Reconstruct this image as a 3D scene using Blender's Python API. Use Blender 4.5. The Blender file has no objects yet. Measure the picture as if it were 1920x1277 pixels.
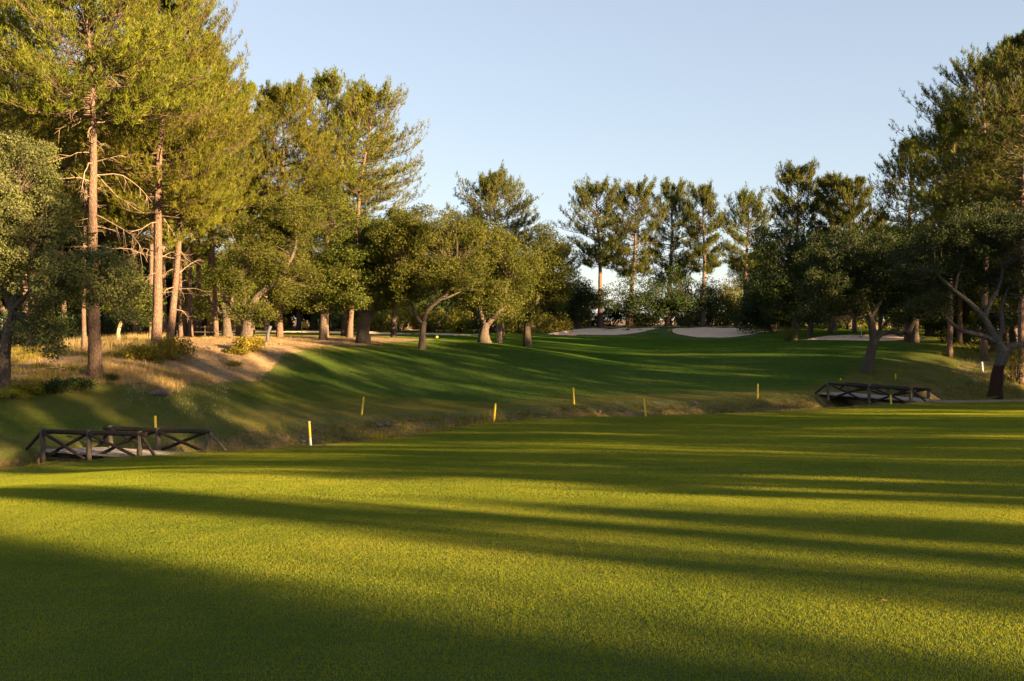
import bpy, math, random
import numpy as np
from mathutils import Vector
# ------------------------------------------------------------------ camera, sky, sun, exposure
S = bpy.context.scene
COL = S.collection
F0 = 1866.7                       # focal length in photo pixels (35 mm on 36 mm)
PITCH = math.radians(1.18)
cam = bpy.data.cameras.new('camera'); camo = bpy.data.objects.new('camera', cam); COL.objects.link(camo)
cam.lens = 35; cam.sensor_width = 36; cam.clip_end = 6000; cam.clip_start = .1
camo.location = (0, 0, 0); camo.rotation_euler = (math.radians(90) - PITCH, 0, 0)
S.camera = camo
SUN_EL, SUN_AZ = 11.5, 125.0      # azimuth clockwise from +Y (view direction)
w = bpy.data.worlds.new('World'); S.world = w; w.use_nodes = True
nt = w.node_tree; bg = nt.nodes['Background']
sky = nt.nodes.new('ShaderNodeTexSky'); sky.sky_type = 'NISHITA'; sky.sun_disc = False
sky.sun_elevation = math.radians(SUN_EL); sky.sun_rotation = math.radians(SUN_AZ)
sky.air_density = 1.0; sky.dust_density = 0.0; sky.ozone_density = 3.0; sky.altitude = 100
hs_ = nt.nodes.new('ShaderNodeHueSaturation'); hs_.inputs['Saturation'].default_value = .82
nt.links.new(sky.outputs[0], hs_.inputs['Color']); gm_ = nt.nodes.new('ShaderNodeGamma'); gm_.inputs[1].default_value = .56
nt.links.new(hs_.outputs[0], gm_.inputs[0]); tn_ = nt.nodes.new('ShaderNodeMix'); tn_.data_type = 'RGBA'; tn_.blend_type = 'MULTIPLY'; tn_.inputs[0].default_value = 1; tn_.inputs[7].default_value = (1.0, .965, .975, 1)
nt.links.new(gm_.outputs[0], tn_.inputs[6]); nt.links.new(tn_.outputs[2], bg.inputs[0]); bg.inputs[1].default_value = 0.066
sl = bpy.data.lights.new('sun', 'SUN'); so = bpy.data.objects.new('sun', sl); COL.objects.link(so)
sl.energy = 5.0; sl.angle = math.radians(0.53); sl.color = (1.0, .70, .36)
e, a = math.radians(SUN_EL), math.radians(SUN_AZ)
to_sun = Vector((math.cos(e)*math.sin(a), math.cos(e)*math.cos(a), math.sin(e)))
so.rotation_euler = to_sun.to_track_quat('Z', 'Y').to_euler(); so.location = (60, -40, 40)
S.view_settings.view_transform = 'Standard'; S.view_settings.look = 'None'
S.view_settings.exposure = 2.72; S.view_settings.gamma = 1
S.render.engine = 'CYCLES'
S.cycles.max_bounces = 6; S.cycles.diffuse_bounces = 3; S.cycles.transmission_bounces = 4

# ------------------------------------------------------------------ helpers
def at(px, py, Y):
    u = (px - 960)/F0; v = (638.5 - py)/F0
    d = math.cos(PITCH) + v*math.sin(PITCH)
    return np.array([u/d*Y, Y, (v*math.cos(PITCH) - math.sin(PITCH))/d*Y])
def atx(px, Y): return (px-960)/F0*Y
def ss(a, b, x):
    t = np.clip((x-a)/(b-a), 0, 1); return t*t*(3-2*t)
def nrm(v): return v/np.maximum(np.linalg.norm(v, axis=-1, keepdims=True), 1e-9)

def npmesh(name, V, faces, mat=None, smooth=False, attrs=None):
    """faces: list of int arrays (N,3) or (N,4)"""
    me = bpy.data.meshes.new(name)
    V = np.ascontiguousarray(V, np.float32).reshape(-1, 3)
    faces = [f for f in faces if len(f)]
    nl = sum(f.size for f in faces); nf = sum(len(f) for f in faces)
    me.vertices.add(len(V)); me.vertices.foreach_set('co', V.ravel())
    me.loops.add(nl); me.loops.foreach_set('vertex_index', np.concatenate([f.ravel() for f in faces]).astype(np.int32))
    me.polygons.add(nf)
    tot = np.concatenate([np.full(len(f), f.shape[1]) for f in faces]).astype(np.int32)
    st = np.concatenate([[0], np.cumsum(tot)[:-1]]).astype(np.int32)
    me.polygons.foreach_set('loop_start', st); me.polygons.foreach_set('loop_total', tot)
    me.polygons.foreach_set('use_smooth', np.full(nf, smooth))
    me.update(calc_edges=True)
    for k, arr in (attrs or {}).items():
        at_ = me.attributes.new(k, 'FLOAT', 'POINT'); at_.data.foreach_set('value', np.asarray(arr, np.float32))
    if mat: me.materials.append(mat)
    return me
def link(name, me, parent=None, loc=None):
    o = bpy.data.objects.new(name, me); COL.objects.link(o)
    if parent: o.parent = parent
    if loc is not None: o.location = loc
    return o
def tag(o, label=None, cat=None, group=None, kind=None):
    if label: o['label'] = label
    if cat: o['category'] = cat
    if group: o['group'] = group
    if kind: o['kind'] = kind
    return o
def empty(name, loc, rz=0):
    o = bpy.data.objects.new(name, None); COL.objects.link(o); o.location = loc; o.rotation_euler = (0, 0, rz)
    o.empty_display_size = .2
    return o

def tubes(P, R, k=6, cap=True, rough=0, rng=None):
    """P (B,n,3), R (B,n) -> verts, quads ; many tubes at once"""
    P = np.asarray(P, float); R = np.asarray(R, float)
    if P.ndim == 2: P = P[None]; R = R[None]
    B, n, _ = P.shape
    T = nrm(np.gradient(P, axis=1))
    ref = np.where(np.abs(T[:, :1, 2:3]) > .8, np.array([1., 0, 0]), np.array([0., 0, 1.]))
    ref = np.broadcast_to(ref, T.shape)
    A = nrm(np.cross(T, ref)); C = np.cross(T, A)
    th = np.arange(k)*2*math.pi/k
    rr = R[:, :, None]
    if rough and rng is not None: rr = rr*(1+rough*(rng.random((B, n, k))-.5)*2)
    V = P[:, :, None] + rr[..., None]*(A[:, :, None]*np.cos(th)[None, None, :, None] + C[:, :, None]*np.sin(th)[None, None, :, None])
    idx = np.arange(B*n*k).reshape(B, n, k)
    a_ = idx[:, :-1]; b_ = idx[:, 1:]
    q = np.stack([a_, np.roll(a_, -1, 2), np.roll(b_, -1, 2), b_], -1).reshape(-1, 4)
    V = V.reshape(-1, 3); F = [q]
    if cap:
        c = np.concatenate([P[:, 0], P[:, -1]]); V = np.concatenate([V, c])
        b0 = B*n*k
        lo = idx[:, 0]; hi = idx[:, -1]
        ci = np.repeat(b0+np.arange(B)[:, None], k, 1); cj = np.repeat(b0+B+np.arange(B)[:, None], k, 1)
        F.append(np.stack([np.roll(lo, -1, 1), lo, ci], -1).reshape(-1, 3))
        F.append(np.stack([hi, np.roll(hi, -1, 1), cj], -1).reshape(-1, 3))
    return V, F
def join(parts):
    Vs, Fs, off = [], [], 0
    for V, F in parts:
        Vs.append(V); Fs += [f+off for f in F if len(f)]; off += len(V)
    return np.concatenate(Vs), Fs
def spline(pts, n):
    """catmull-rom through rows of pts (any width)"""
    p = np.asarray(pts, float); m = len(p)
    q = np.vstack([2*p[0]-p[1], p, 2*p[-1]-p[-2]])
    t = np.linspace(0, m-1-1e-6, n); i = t.astype(int); f = (t-i)[:, None]
    a, b, c, d = q[i], q[i+1], q[i+2], q[i+3]
    return .5*((2*b)+(c-a)*f+(2*a-5*b+4*c-d)*f*f+(3*b-a-3*c+d)*f**3)

# ------------------------------------------------------------------ materials
class NT:
    def __init__(s, name):
        s.m = bpy.data.materials.new(name); s.m.use_nodes = True; s.t = s.m.node_tree; s.t.nodes.clear()
        s.out = s.t.nodes.new('ShaderNodeOutputMaterial')
    def n(s, typ, **kw):
        nd = s.t.nodes.new('ShaderNode'+typ)
        for k, v in kw.items():
            if k.startswith('i_'): nd.inputs[k[2:].replace('_', ' ')].default_value = v
            else: setattr(nd, k, v)
        return nd
    def l(s, a, b): s.t.links.new(a, b)
    def noise(s, scale, detail=3, rough=.6, vec=None, sc=None):
        if vec is None: vec = s.n('NewGeometry').outputs['Position']
        if sc:
            mp = s.n('Mapping'); mp.inputs['Scale'].default_value = sc; s.l(vec, mp.inputs[0]); vec = mp.outputs[0]
        nd = s.n('TexNoise'); nd.inputs['Scale'].default_value = scale; nd.inputs['Detail'].default_value = detail
        nd.inputs['Roughness'].default_value = rough
        s.l(vec, nd.inputs['Vector']); return nd.outputs['Fac']
    def ramp(s, fac, stops):
        r = s.n('ValToRGB'); e_ = r.color_ramp.elements
        while len(e_) < len(stops): e_.new(.5)
        for el, (p, c) in zip(e_, stops): el.position = p; el.color = tuple(c)+(1,) if len(c) == 3 else c
        s.l(fac, r.inputs[0]); return r.outputs[0]
    def mix(s, f, a, b, mode='MIX'):
        m = s.n('Mix', data_type='RGBA', blend_type=mode)
        for sock, v in ((m.inputs[0], f), (m.inputs[6], a), (m.inputs[7], b)):
            if hasattr(v, 'links'): s.l(v, sock)
            else: sock.default_value = v if not isinstance(v, tuple) else (tuple(v)+(1,))[:4]
        return m.outputs[2]
    def math(s, op, a, b=0):
        m = s.n('Math', operation=op)
        for sock, v in ((m.inputs[0], a), (m.inputs[1], b)):
            if hasattr(v, 'links'): s.l(v, sock)
            else: sock.default_value = v
        return m.outputs[0]
    def attr(s, name, typ='GEOMETRY'):
        return s.n('Attribute', attribute_name=name, attribute_type=typ).outputs['Fac']

def leaf_mat(name, dark, mid, light, transl=.35, patch=.35, trans_gain=1.3):
    t = NT(name)
    f = t.attr('rnd')
    nz = t.noise(patch, 2)
    f2 = t.math('ADD', t.math('MULTIPLY', f, .5), t.math('MULTIPLY', t.math('SUBTRACT', nz, .28), 1.0))
    c = t.ramp(f2, [(0, dark), (.45, mid), (.95, light)])
    oi = t.n('ObjectInfo').outputs['Random']
    hs = t.n('HueSaturation'); t.l(c, hs.inputs['Color'])
    t.l(t.math('ADD', t.math('MULTIPLY', oi, .03), .485), hs.inputs['Hue'])
    t.l(t.math('ADD', t.math('MULTIPLY', oi, .25), .88), hs.inputs['Value'])
    c = hs.outputs[0]
    p = t.n('BsdfPrincipled'); p.inputs['Roughness'].default_value = .6; p.inputs['Specular IOR Level'].default_value = .1
    t.l(c, p.inputs['Base Color'])
    tr = t.n('BsdfTranslucent'); tc = t.mix(1.0, c, (1.25*trans_gain, 1.2*trans_gain, .5), 'MULTIPLY'); t.l(tc, tr.inputs['Color'])
    mx = t.n('MixShader'); mx.inputs[0].default_value = transl
    t.l(p.outputs[0], mx.inputs[1]); t.l(tr.outputs[0], mx.inputs[2]); t.l(mx.outputs[0], t.out.inputs[0])
    return t.m
def bark_mat(name, a_, b_, scale=5, zs=.25, bump=.6, band=None):
    t = NT(name)
    tc = t.n('TexCoord').outputs['Object']
    mp = t.n('Mapping'); mp.inputs['Scale'].default_value = (1, 1, zs); t.l(tc, mp.inputs[0])
    wob = t.mix(.12, mp.outputs[0], t.n('TexNoise').outputs['Color']); v = t.n('TexVoronoi', feature='DISTANCE_TO_EDGE'); v.inputs['Scale'].default_value = scale; t.l(wob, v.inputs['Vector'])
    nz = t.noise(scale*3, 5, .7, mp.outputs[0])
    lo = t.noise(.9, 3, .6, tc)
    crack = t.ramp(v.outputs['Distance'], [(0, (.45, .45, .45)), (.2, (1, 1, 1))])
    f = t.math('MULTIPLY', crack, t.math('ADD', t.math('MULTIPLY', nz, .8), t.math('MULTIPLY', lo, .45)))
    c = t.ramp(f, [(.05, a_), (.75, b_)])
    if band:      # lower stem of another colour (stripped cork), up to a height
        z = t.n('SeparateXYZ'); t.l(tc, z.inputs[0])
        hgt = t.math('ADD', z.outputs[2], t.math('MULTIPLY', t.math('SUBTRACT', lo, .5), .9))
        k = t.ramp(t.math('SUBTRACT', hgt, band[0]-.5), [(.45, (1, 1, 1)), (.55, (0, 0, 0))])
        c = t.mix(k, c, t.mix(nz, band[1], band[2]))
    p = t.n('BsdfPrincipled'); p.inputs['Roughness'].default_value = .9; p.inputs['Specular IOR Level'].default_value = .15
    t.l(c, p.inputs['Base Color'])
    bp = t.n('Bump'); bp.inputs['Strength'].default_value = bump; bp.inputs['Distance'].default_value = .05
    t.l(t.math('ADD', crack, nz), bp.inputs['Height']); t.l(bp.outputs[0], p.inputs['Normal'])
    t.l(p.outputs[0], t.out.inputs[0]); return t.m
def plain_mat(name, a_, b_, scale=8, bump=.3, rough=.8, sc=None, coord='Object', dist=.02):
    t = NT(name)
    tc = t.n('TexCoord').outputs['Object'] if coord == 'Object' else t.n('NewGeometry').outputs['Position']
    nz = t.noise(scale, 5, .65, tc, sc)
    c = t.ramp(nz, [(.3, a_), (.7, b_)])
    p = t.n('BsdfPrincipled'); p.inputs['Roughness'].default_value = rough; p.inputs['Specular IOR Level'].default_value = .2
    t.l(c, p.inputs['Base Color'])
    bp = t.n('Bump'); bp.inputs['Strength'].default_value = bump; bp.inputs['Distance'].default_value = dist
    t.l(nz, bp.inputs['Height']); t.l(bp.outputs[0], p.inputs['Normal'])
    t.l(p.outputs[0], t.out.inputs[0]); return t.m

GREEN = [(.0, (.030, .055, .010)), (.5, (.052, .082, .013)), (1, (.10, .125, .022))]
def ground_mat():
    t = NT('ground')
    pos = t.n('NewGeometry').outputs['Position']
    big = t.noise(.18, 3, .6, pos); mid = t.noise(1.7, 4, .65, pos); fine = t.noise(40, 4, .7, pos); sm = t.noise(7, 4, .7, pos)
    f = t.math('ADD', t.math('MULTIPLY', big, .5), t.math('ADD', t.math('MULTIPLY', mid, .35), t.math('MULTIPLY', fine, .3)))
    g = t.ramp(f, [(.3, (.030, .050, .009)), (.55, (.05, .075, .012)), (.8, (.085, .105, .02))])
    rough = t.ramp(f, [(.3, (.06, .07, .016)), (.55, (.12, .115, .03)), (.8, (.20, .16, .055))])
    dry = t.ramp(t.math('ADD', t.math('MULTIPLY', sm, .6), t.math('MULTIPLY', mid, .5)), [(.35, (.15, .09, .05)), (.55, (.28, .185, .105)), (.75, (.42, .30, .175))])
    dirt = t.ramp(t.math('ADD', t.math('MULTIPLY', sm, .6), t.math('MULTIPLY', mid, .5)), [(.35, (.045, .042, .011)), (.52, (.10, .085, .024)), (.64, (.18, .115, .05)), (.76, (.23, .125, .08))])
    def msk(n, k=1.6):    # ragged edge
        return t.ramp(t.math('ADD', t.attr(n), t.math('MULTIPLY', t.math('SUBTRACT', t.math('ADD', mid, t.math('MULTIPLY', sm, .5)), .75), .9)), [(.35, (0, 0, 0)), (.65, (1, 1, 1))])
    c = t.mix(t.attr('rough'), g, rough)
    c = t.mix(msk('dry'), c, dry)
    c = t.mix(msk('dirt'), c, dirt)
    p = t.n('BsdfPrincipled'); p.inputs['Roughness'].default_value = .9; p.inputs['Specular IOR Level'].default_value = .1
    t.l(c, p.inputs['Base Color'])
    bp = t.n('Bump'); bp.inputs['Strength'].default_value = 1.0; bp.inputs['Distance'].default_value = .05
    t.l(t.math('ADD', t.math('MULTIPLY', fine, .5), t.math('MULTIPLY', sm, 1.2)), bp.inputs['Height']); t.l(bp.outputs[0], p.inputs['Normal'])
    t.l(p.outputs[0], t.out.inputs[0]); return t.m
def turf_mat(name, stops):
    """blades of mown turf; dryness comes from the point each patch stands on"""
    t = NT(name)
    pos = t.n('NewGeometry').outputs['Position']
    big = t.noise(.16, 3, .6, pos); mid = t.noise(1.5, 4, .65, pos); sm = t.noise(9, 3, .7, pos)
    f = t.math('SUBTRACT', t.math('ADD', t.math('MULTIPLY', big, .65), t.math('ADD', t.math('MULTIPLY', mid, .5), t.math('ADD', t.math('MULTIPLY', sm, .25), t.math('MULTIPLY', t.attr('rnd'), .18)))), .165)
    g = t.ramp(f, stops)
    dr = t.ramp(f, [(.35, (.11, .10, .02)), (.65, (.24, .19, .05)), (.95, (.42, .30, .13))])
    c = t.mix(t.attr('rough', 'INSTANCER'), g, dr)
    p = t.n('BsdfPrincipled'); p.inputs['Roughness'].default_value = .7; p.inputs['Specular IOR Level'].default_value = .15
    t.l(c, p.inputs['Base Color'])
    tr = t.n('BsdfTranslucent'); t.l(t.mix(1.0, c, (1.5, 1.35, .5), 'MULTIPLY'), tr.inputs['Color'])
    mx = t.n('MixShader'); mx.inputs[0].default_value = .5
    t.l(p.outputs[0], mx.inputs[1]); t.l(tr.outputs[0], mx.inputs[2]); t.l(mx.outputs[0], t.out.inputs[0])
    return t.m
M = {}
M['ground'] = ground_mat()
M['turf'] = turf_mat('turf', [(.35, (.09, .13, .009)), (.6, (.18, .21, .015)), (.88, (.29, .27, .03)), (1, (.46, .37, .12))])
M['turf_far'] = turf_mat('fairway_turf', [(.35, (.032, .09, .010)), (.6, (.072, .15, .017)), (.88, (.16, .205, .026)), (1, (.28, .25, .06))])
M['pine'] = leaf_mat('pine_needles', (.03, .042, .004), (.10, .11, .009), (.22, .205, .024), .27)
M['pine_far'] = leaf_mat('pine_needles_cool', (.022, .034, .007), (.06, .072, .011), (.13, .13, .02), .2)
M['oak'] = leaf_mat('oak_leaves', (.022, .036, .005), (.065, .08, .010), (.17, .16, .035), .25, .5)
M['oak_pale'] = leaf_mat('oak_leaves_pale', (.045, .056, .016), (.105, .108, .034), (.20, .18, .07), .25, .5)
M['oak_dark'] = leaf_mat('oak_leaves_shaded', (.012, .022, .006), (.028, .042, .011), (.065, .08, .02), .15, .5)  # darker copy of the oak leaves, shade put into the colour
M['bush'] = leaf_mat('bush_leaves', (.05, .065, .01), (.15, .145, .02), (.28, .24, .05), .35, .8)  # leaf colour brightened to stand in for sun the far bushes miss
M['straw'] = leaf_mat('dry_grass', (.15, .10, .045), (.32, .225, .105), (.55, .42, .23), .4, .6)
M['weed'] = leaf_mat('weeds', (.08, .085, .01), (.20, .17, .02), (.38, .30, .05), .4, .8)
M['bark'] = bark_mat('pine_bark', (.05, .03, .02), (.235, .15, .11), 14, .28, .9)
M['limb'] = plain_mat('dead_branch_bark', (.16, .11, .07), (.36, .26, .175), 9, .4)
M['twig'] = plain_mat('pine_twigs', (.05, .032, .02), (.14, .09, .06), 9, .3)
M['oakbark'] = bark_mat('cork_oak_bark', (.022, .017, .013), (.16, .12, .09), 13, .4, .9)
M['oakbark_stripped'] = bark_mat('stripped_cork_oak_bark', (.025, .021, .018), (.15, .125, .105), 12, .4, .9, (2.1, (.022, .011, .007), (.06, .028, .018)))
M['paletrunk'] = bark_mat('pale_trunk_bark', (.16, .11, .07), (.52, .40, .26), 6, .5, .6)
M['sand'] = plain_mat('bunker_sand', (.52, .35, .24), (.68, .48, .34), 2.2, .5, .95, coord='w', dist=.12)
M['log'] = plain_mat('weathered_shaded_log', (.010, .007, .005), (.045, .032, .024), 12, .7, .8, (1, 1, 1))  # weathered wood, darkened further to stand in for shade on the bridges
M['postwood'] = plain_mat('grey_post_wood', (.035, .028, .022), (.14, .11, .08), 14, .6, .85, (1, 1, .2))
M['deck'] = plain_mat('worn_deck', (.20, .165, .14), (.34, .285, .24), 5, .4, .9)
M['yellow'] = plain_mat('yellow_paint', (.68, .44, .03), (.85, .60, .06), 9, .1, .5)
M['white'] = plain_mat('white_paint', (.62, .60, .56), (.80, .78, .74), 9, .1, .6)
M['rock'] = plain_mat('stone', (.09, .06, .05), (.22, .15, .12), 5, .8, .9, dist=.05)
M['grey'] = plain_mat('grey_tube', (.05, .05, .056), (.09, .09, .1), 6, .1, .5)  # grey darkened so the sunlit tube looks as if in shade
M['path'] = plain_mat('bare_earth', (.18, .115, .065), (.32, .22, .13), 3.5, .8, .95, coord='w', dist=.05)

# ------------------------------------------------------------------ terrain
N_L = [(-260, 915, 28), (0, 880, 31.7), (290, 853, 35.0), (420, 848, 35.8), (580, 836, 37.4), (740, 820, 40.5), (930, 789, 46.5), (1100, 783, 48.5),
       (1210, 780, 49.3), (1400, 774, 51), (1560, 765, 53.5), (1700, 757, 56), (1750, 752, 57.5), (1900, 749, 59), (2150, 748, 61)]
F_L = [(-260, 852, 33.5), (0, 843, 35.5), (70, 842, 36.6), (160, 835, 39), (300, 815, 42), (430, 802, 44.3), (580, 786, 47.5), (680, 778, 49.8),
       (930, 767, 53.5), (1075, 758, 56.5), (1208, 753, 58.3), (1421, 747, 60), (1530, 739, 60.8), (1600, 727, 64), (1660, 714, 69), (1760, 708, 73), (1900, 700, 76), (2100, 690, 80)]
C_F = [(178, 700, 48), (60, 722, 46), (0, 735, 43), (300, 741, 46), (292, 662, 56), (0, 692, 52), (120, 650, 66), (-250, 690, 60), (222, 642, 62),
       (340, 638, 66), (470, 637, 68), (420, 690, 56), (520, 662, 62), (440, 735, 50), (560, 705, 58), (600, 742, 54), (680, 706, 62), (680, 643, 78),
       (791, 655, 76), (908, 642, 84), (870, 682, 70), (800, 722, 62), (1000, 705, 68), (1000, 655, 90), (1000, 634, 115), (550, 631, 100), (560, 624, 130),
       (800, 633, 100), (820, 625, 135), (400, 632, 90), (200, 630, 100), (1120, 629.5, 131), (1120, 615, 147), (1250, 641, 116), (1245, 620, 135), (1350, 635.5, 122),
       (1350, 616, 141), (1200, 667, 88), (1200, 708, 70), (1400, 680, 80), (1400, 650, 104), (1600, 643, 104), (1600, 628, 117), (1485, 639, 98),
       (1500, 704, 71), (1628, 698, 72.5), (1780, 666, 80), (1842, 700, 77), (1900, 655, 92), (1900, 630, 120), (1450, 612, 150), (960, 614, 165),
       (600, 612, 170), (1800, 612, 160), (100, 612, 170), (2300, 660, 90), (-300, 650, 90)]
C_N = [(0, 0, -1.7), (-6, 3, -1.95), (8, 2, -1.85), (0, 10, -2.5), (0, 20, -3.28), (0, 30, -4.0), (-10, 20, -3.45), (-10, 27, -4.1), (12, 25, -3.4), (15, 40, -4.15),
       (25, 25, -3.2), (30, 45, -4.0), (0, -25, -1.5), (60, -30, -2), (60, 20, -2.8), (-40, 0, -3.2), (95, 60, -2.5), (-70, 40, -2.6), (-35, 20, -4.2), (120, -60, -2), (-80, -60, -2)]
PTS = np.array([at(*p) for p in N_L] + [at(*p) for p in F_L] + [at(*p) for p in C_F] + [np.array(p, float) for p in C_N])
PTS[:, :2] *= 1.0
def _U(r2): return np.where(r2 > 1e-9, r2*np.log(r2+1e-12), 0)*.5
_n = len(PTS); _sc = 50.0
_p = PTS[:, :2]/_sc
_K = _U(((_p[:, None]-_p[None])**2).sum(-1)) + np.eye(_n)*2e-3
_Pm = np.hstack([np.ones((_n, 1)), _p])
_A = np.block([[_K, _Pm], [_Pm.T, np.zeros((3, 3))]])
_w = np.linalg.solve(_A, np.concatenate([PTS[:, 2], np.zeros(3)]))
NX = np.array([at(*p)[:2] for p in N_L]); FX = np.array([at(*p)[:2] for p in F_L])
def _smooth_interp(x, T):
    return (np.interp(x-.8, T[:, 0], T[:, 1])+np.interp(x, T[:, 0], T[:, 1])*2+np.interp(x+.8, T[:, 0], T[:, 1]))/4
def ditch_t(x, y):
    n_, f_ = _smooth_interp(x, NX), _smooth_interp(x, FX)
    return (y-n_)/(f_-n_)
def vnoise(x, y, s):
    """cheap smooth value noise from sines"""
    return (np.sin(x*s+1.3*np.sin(y*s*.7+1))*np.cos(y*s*1.1+1.7*np.sin(x*s*.6)) + .5*np.sin(x*s*2.3+y*s*1.9+2.1)*np.cos(y*s*2.1-x*s*.7))/1.5
# bunkers: (px, Y) outline points
BUNK = {
 'a': [(1028, 132.5), (1060, 138), (1095, 143), (1128, 143), (1143, 139), (1163, 138.5), (1180, 143), (1222, 141), (1214, 135), (1195, 132), (1160, 129.8), (1125, 130.5), (1085, 131.5), (1055, 129.8)],
 'b': [(1262, 133), (1282, 139), (1320, 141), (1370, 140), (1390, 134.5), (1412, 134), (1436, 138), (1466, 134), (1456, 129), (1420, 128), (1404, 124.5), (1360, 122.5), (1315, 123.5), (1285, 127)],
 'c': [(1490, 108), (1520, 113), (1570, 116), (1618, 114.5), (1660, 117), (1700, 115), (1725, 111.5), (1700, 107), (1650, 105.2), (1590, 104.2), (1540, 104.2), (1505, 105.8)],
 'd': [(676, 122), (700, 128), (735, 127), (764, 122), (772, 117), (745, 114.5), (700, 116)],
 'e': [(380, 126), (450, 134), (520, 133), (590, 135), (650, 131), (690, 128), (640, 124), (560, 125.5), (480, 123)],
 'f': [(792, 121), (820, 127), (860, 125), (885, 119), (850, 115.5), (810, 116)],
}
BK = {}
for k, o in BUNK.items():
    pts = np.array([(atx(px, Y), Y) for px, Y in o]); c = pts.mean(0)
    BK[k] = (pts, c)
def bunk_r(k, x, y):
    """ratio r/outline radius about the centre"""
    pts, c = BK[k]
    d = pts-c; an = np.arctan2(d[:, 1], d[:, 0]); r = np.hypot(d[:, 0], d[:, 1]); o = np.argsort(an); an, r = an[o], r[o]
    an = np.concatenate([an-2*math.pi, an, an+2*math.pi]); r = np.tile(r, 3)
    th = np.arctan2(y-c[1], x-c[0])
    rr = (np.interp(th-.07, an, r)+2*np.interp(th, an, r)+np.interp(th+.07, an, r))/4
    return np.hypot(x-c[0], y-c[1])/rr, rr
def H(x, y, full=True):
    x = np.atleast_1d(np.asarray(x, float)); y = np.atleast_1d(np.asarray(y, float)); shp = x.shape
    xf, yf = x.ravel(), y.ravel()
    # keep the evaluation inside the surveyed area, blend to a flat plain outside
    cx = np.clip(xf, -95, 130); cy = np.clip(yf, -60, 172)
    z = np.zeros(xf.size)
    for i in range(0, xf.size, 20000):
        a_ = cx[i:i+20000]/_sc; b_ = cy[i:i+20000]/_sc
        K = _U((a_[:, None]-_p[None, :, 0])**2+(b_[:, None]-_p[None, :, 1])**2)
        z[i:i+20000] = K@_w[:_n] + _w[_n] + a_*_w[_n+1] + b_*_w[_n+2]
    out = np.clip(np.hypot(xf-cx, yf-cy)/60, 0, 1)
    z = np.clip(z, -6, 1.5)*(1-out)+(-1.6)*out
    if full:
        t = ditch_t(xf, yf); inx = ss(-60, -45, xf)*(1-ss(45, 60, xf))
        wob = .07*vnoise(xf, yf, .9)
        tt = t+wob
        deep = 1.35+.5*ss(15, 24, xf)+.55*(1-ss(-13, -9, xf))
        prof = np.interp(tt, [-.02, .06, .22, .34, .5, .7, .88, 1.02], [0, .12, .75, 1, 1, .62, .22, 0])
        z = z-deep*prof*inx
        rough = ss(.1, .25, tt)*(1-ss(.9, 1.05, tt))
        z = z+rough*inx*(.10*vnoise(xf, yf, 2.6)+.06*vnoise(xf+7, yf, 5.5))
        z = z+.035*vnoise(xf, yf, .35)*ss(4, 15, yf)*(1-rough)
        for k in BK:
            r, rr = bunk_r(k, xf, yf)
            d_ = .34*(1-ss(.93, 1.0, r)) - .16*np.exp(-((r-1.06)/.07)**2)
            z = z-d_
        dr = dry_mask(xf, yf)
        z = z+dr*(.08*vnoise(xf+3, yf, 1.3)+.03*vnoise(xf, yf+5, 4.1))
    return z.reshape(shp)
DRY_U = np.array([[-300, 40], [0, 44.5], [200, 46.3], [330, 47.8], [430, 52], [500, 57], [560, 65], [640, 73], [720, 78.5], [800, 84], [870, 90], [900, 95]], float)
def dry_mask(x, y):
    u = np.where(y > 1, x/np.maximum(y, 1)*F0+960, 3000)
    lim = np.interp(u, DRY_U[:, 0], DRY_U[:, 1])
    m = ss(-1.5, 1.5, y-lim+1.4*vnoise(x, y, .55)+.8*vnoise(x+9, y, 1.7))*(1-ss(84, 92, y+2*vnoise(x, y, .3)))*(1-ss(870, 905, u))
    m2 = ss(0, 3, y-62-.0*x)*ss(1760, 1860, u+30*vnoise(x, y, .5))*(1-ss(86, 92, y))*.6
    m3 = ss(146, 150, y)
    for k in BK:      # brown unmown lips along the back of the bunkers
        r, _ = bunk_r(k, x.ravel() if hasattr(x, 'ravel') else x, y.ravel() if hasattr(y, 'ravel') else y)
        r = r.reshape(np.shape(x)); m3 = np.maximum(m3, .62*np.exp(-((r-1.05)/.06)**2)*ss(-1, 2, y-BK[k][1][1]))
    return np.maximum(np.maximum(m, m2), m3)
def dirt_mask(x, y):
    t = ditch_t(x, y); return ss(.02, .2, t)*(1-ss(.85, 1.02, t))
def rough_mask(x, y):
    t = ditch_t(x, y)
    near = ss(-.25, -.02, t)*(1-ss(.0, .2, t))*.55
    far = ss(.8, 1, t)*(1-ss(1.15, 1.7, t))*.75
    u = np.where(y > 1, x/np.maximum(y, 1)*F0+960, 3000)
    lim = np.interp(u, DRY_U[:, 0], DRY_U[:, 1])
    edge = ss(-6, -1, y-lim)*(1-ss(700, 850, u))*.55*(y > 36)
    right = ss(1650, 1850, u)*ss(60, 66, y)*.6
    # worn wheel lines on the near lawn by the left footbridge
    return np.clip(np.maximum.reduce([near, far, edge, right]), 0, 1)

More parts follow.
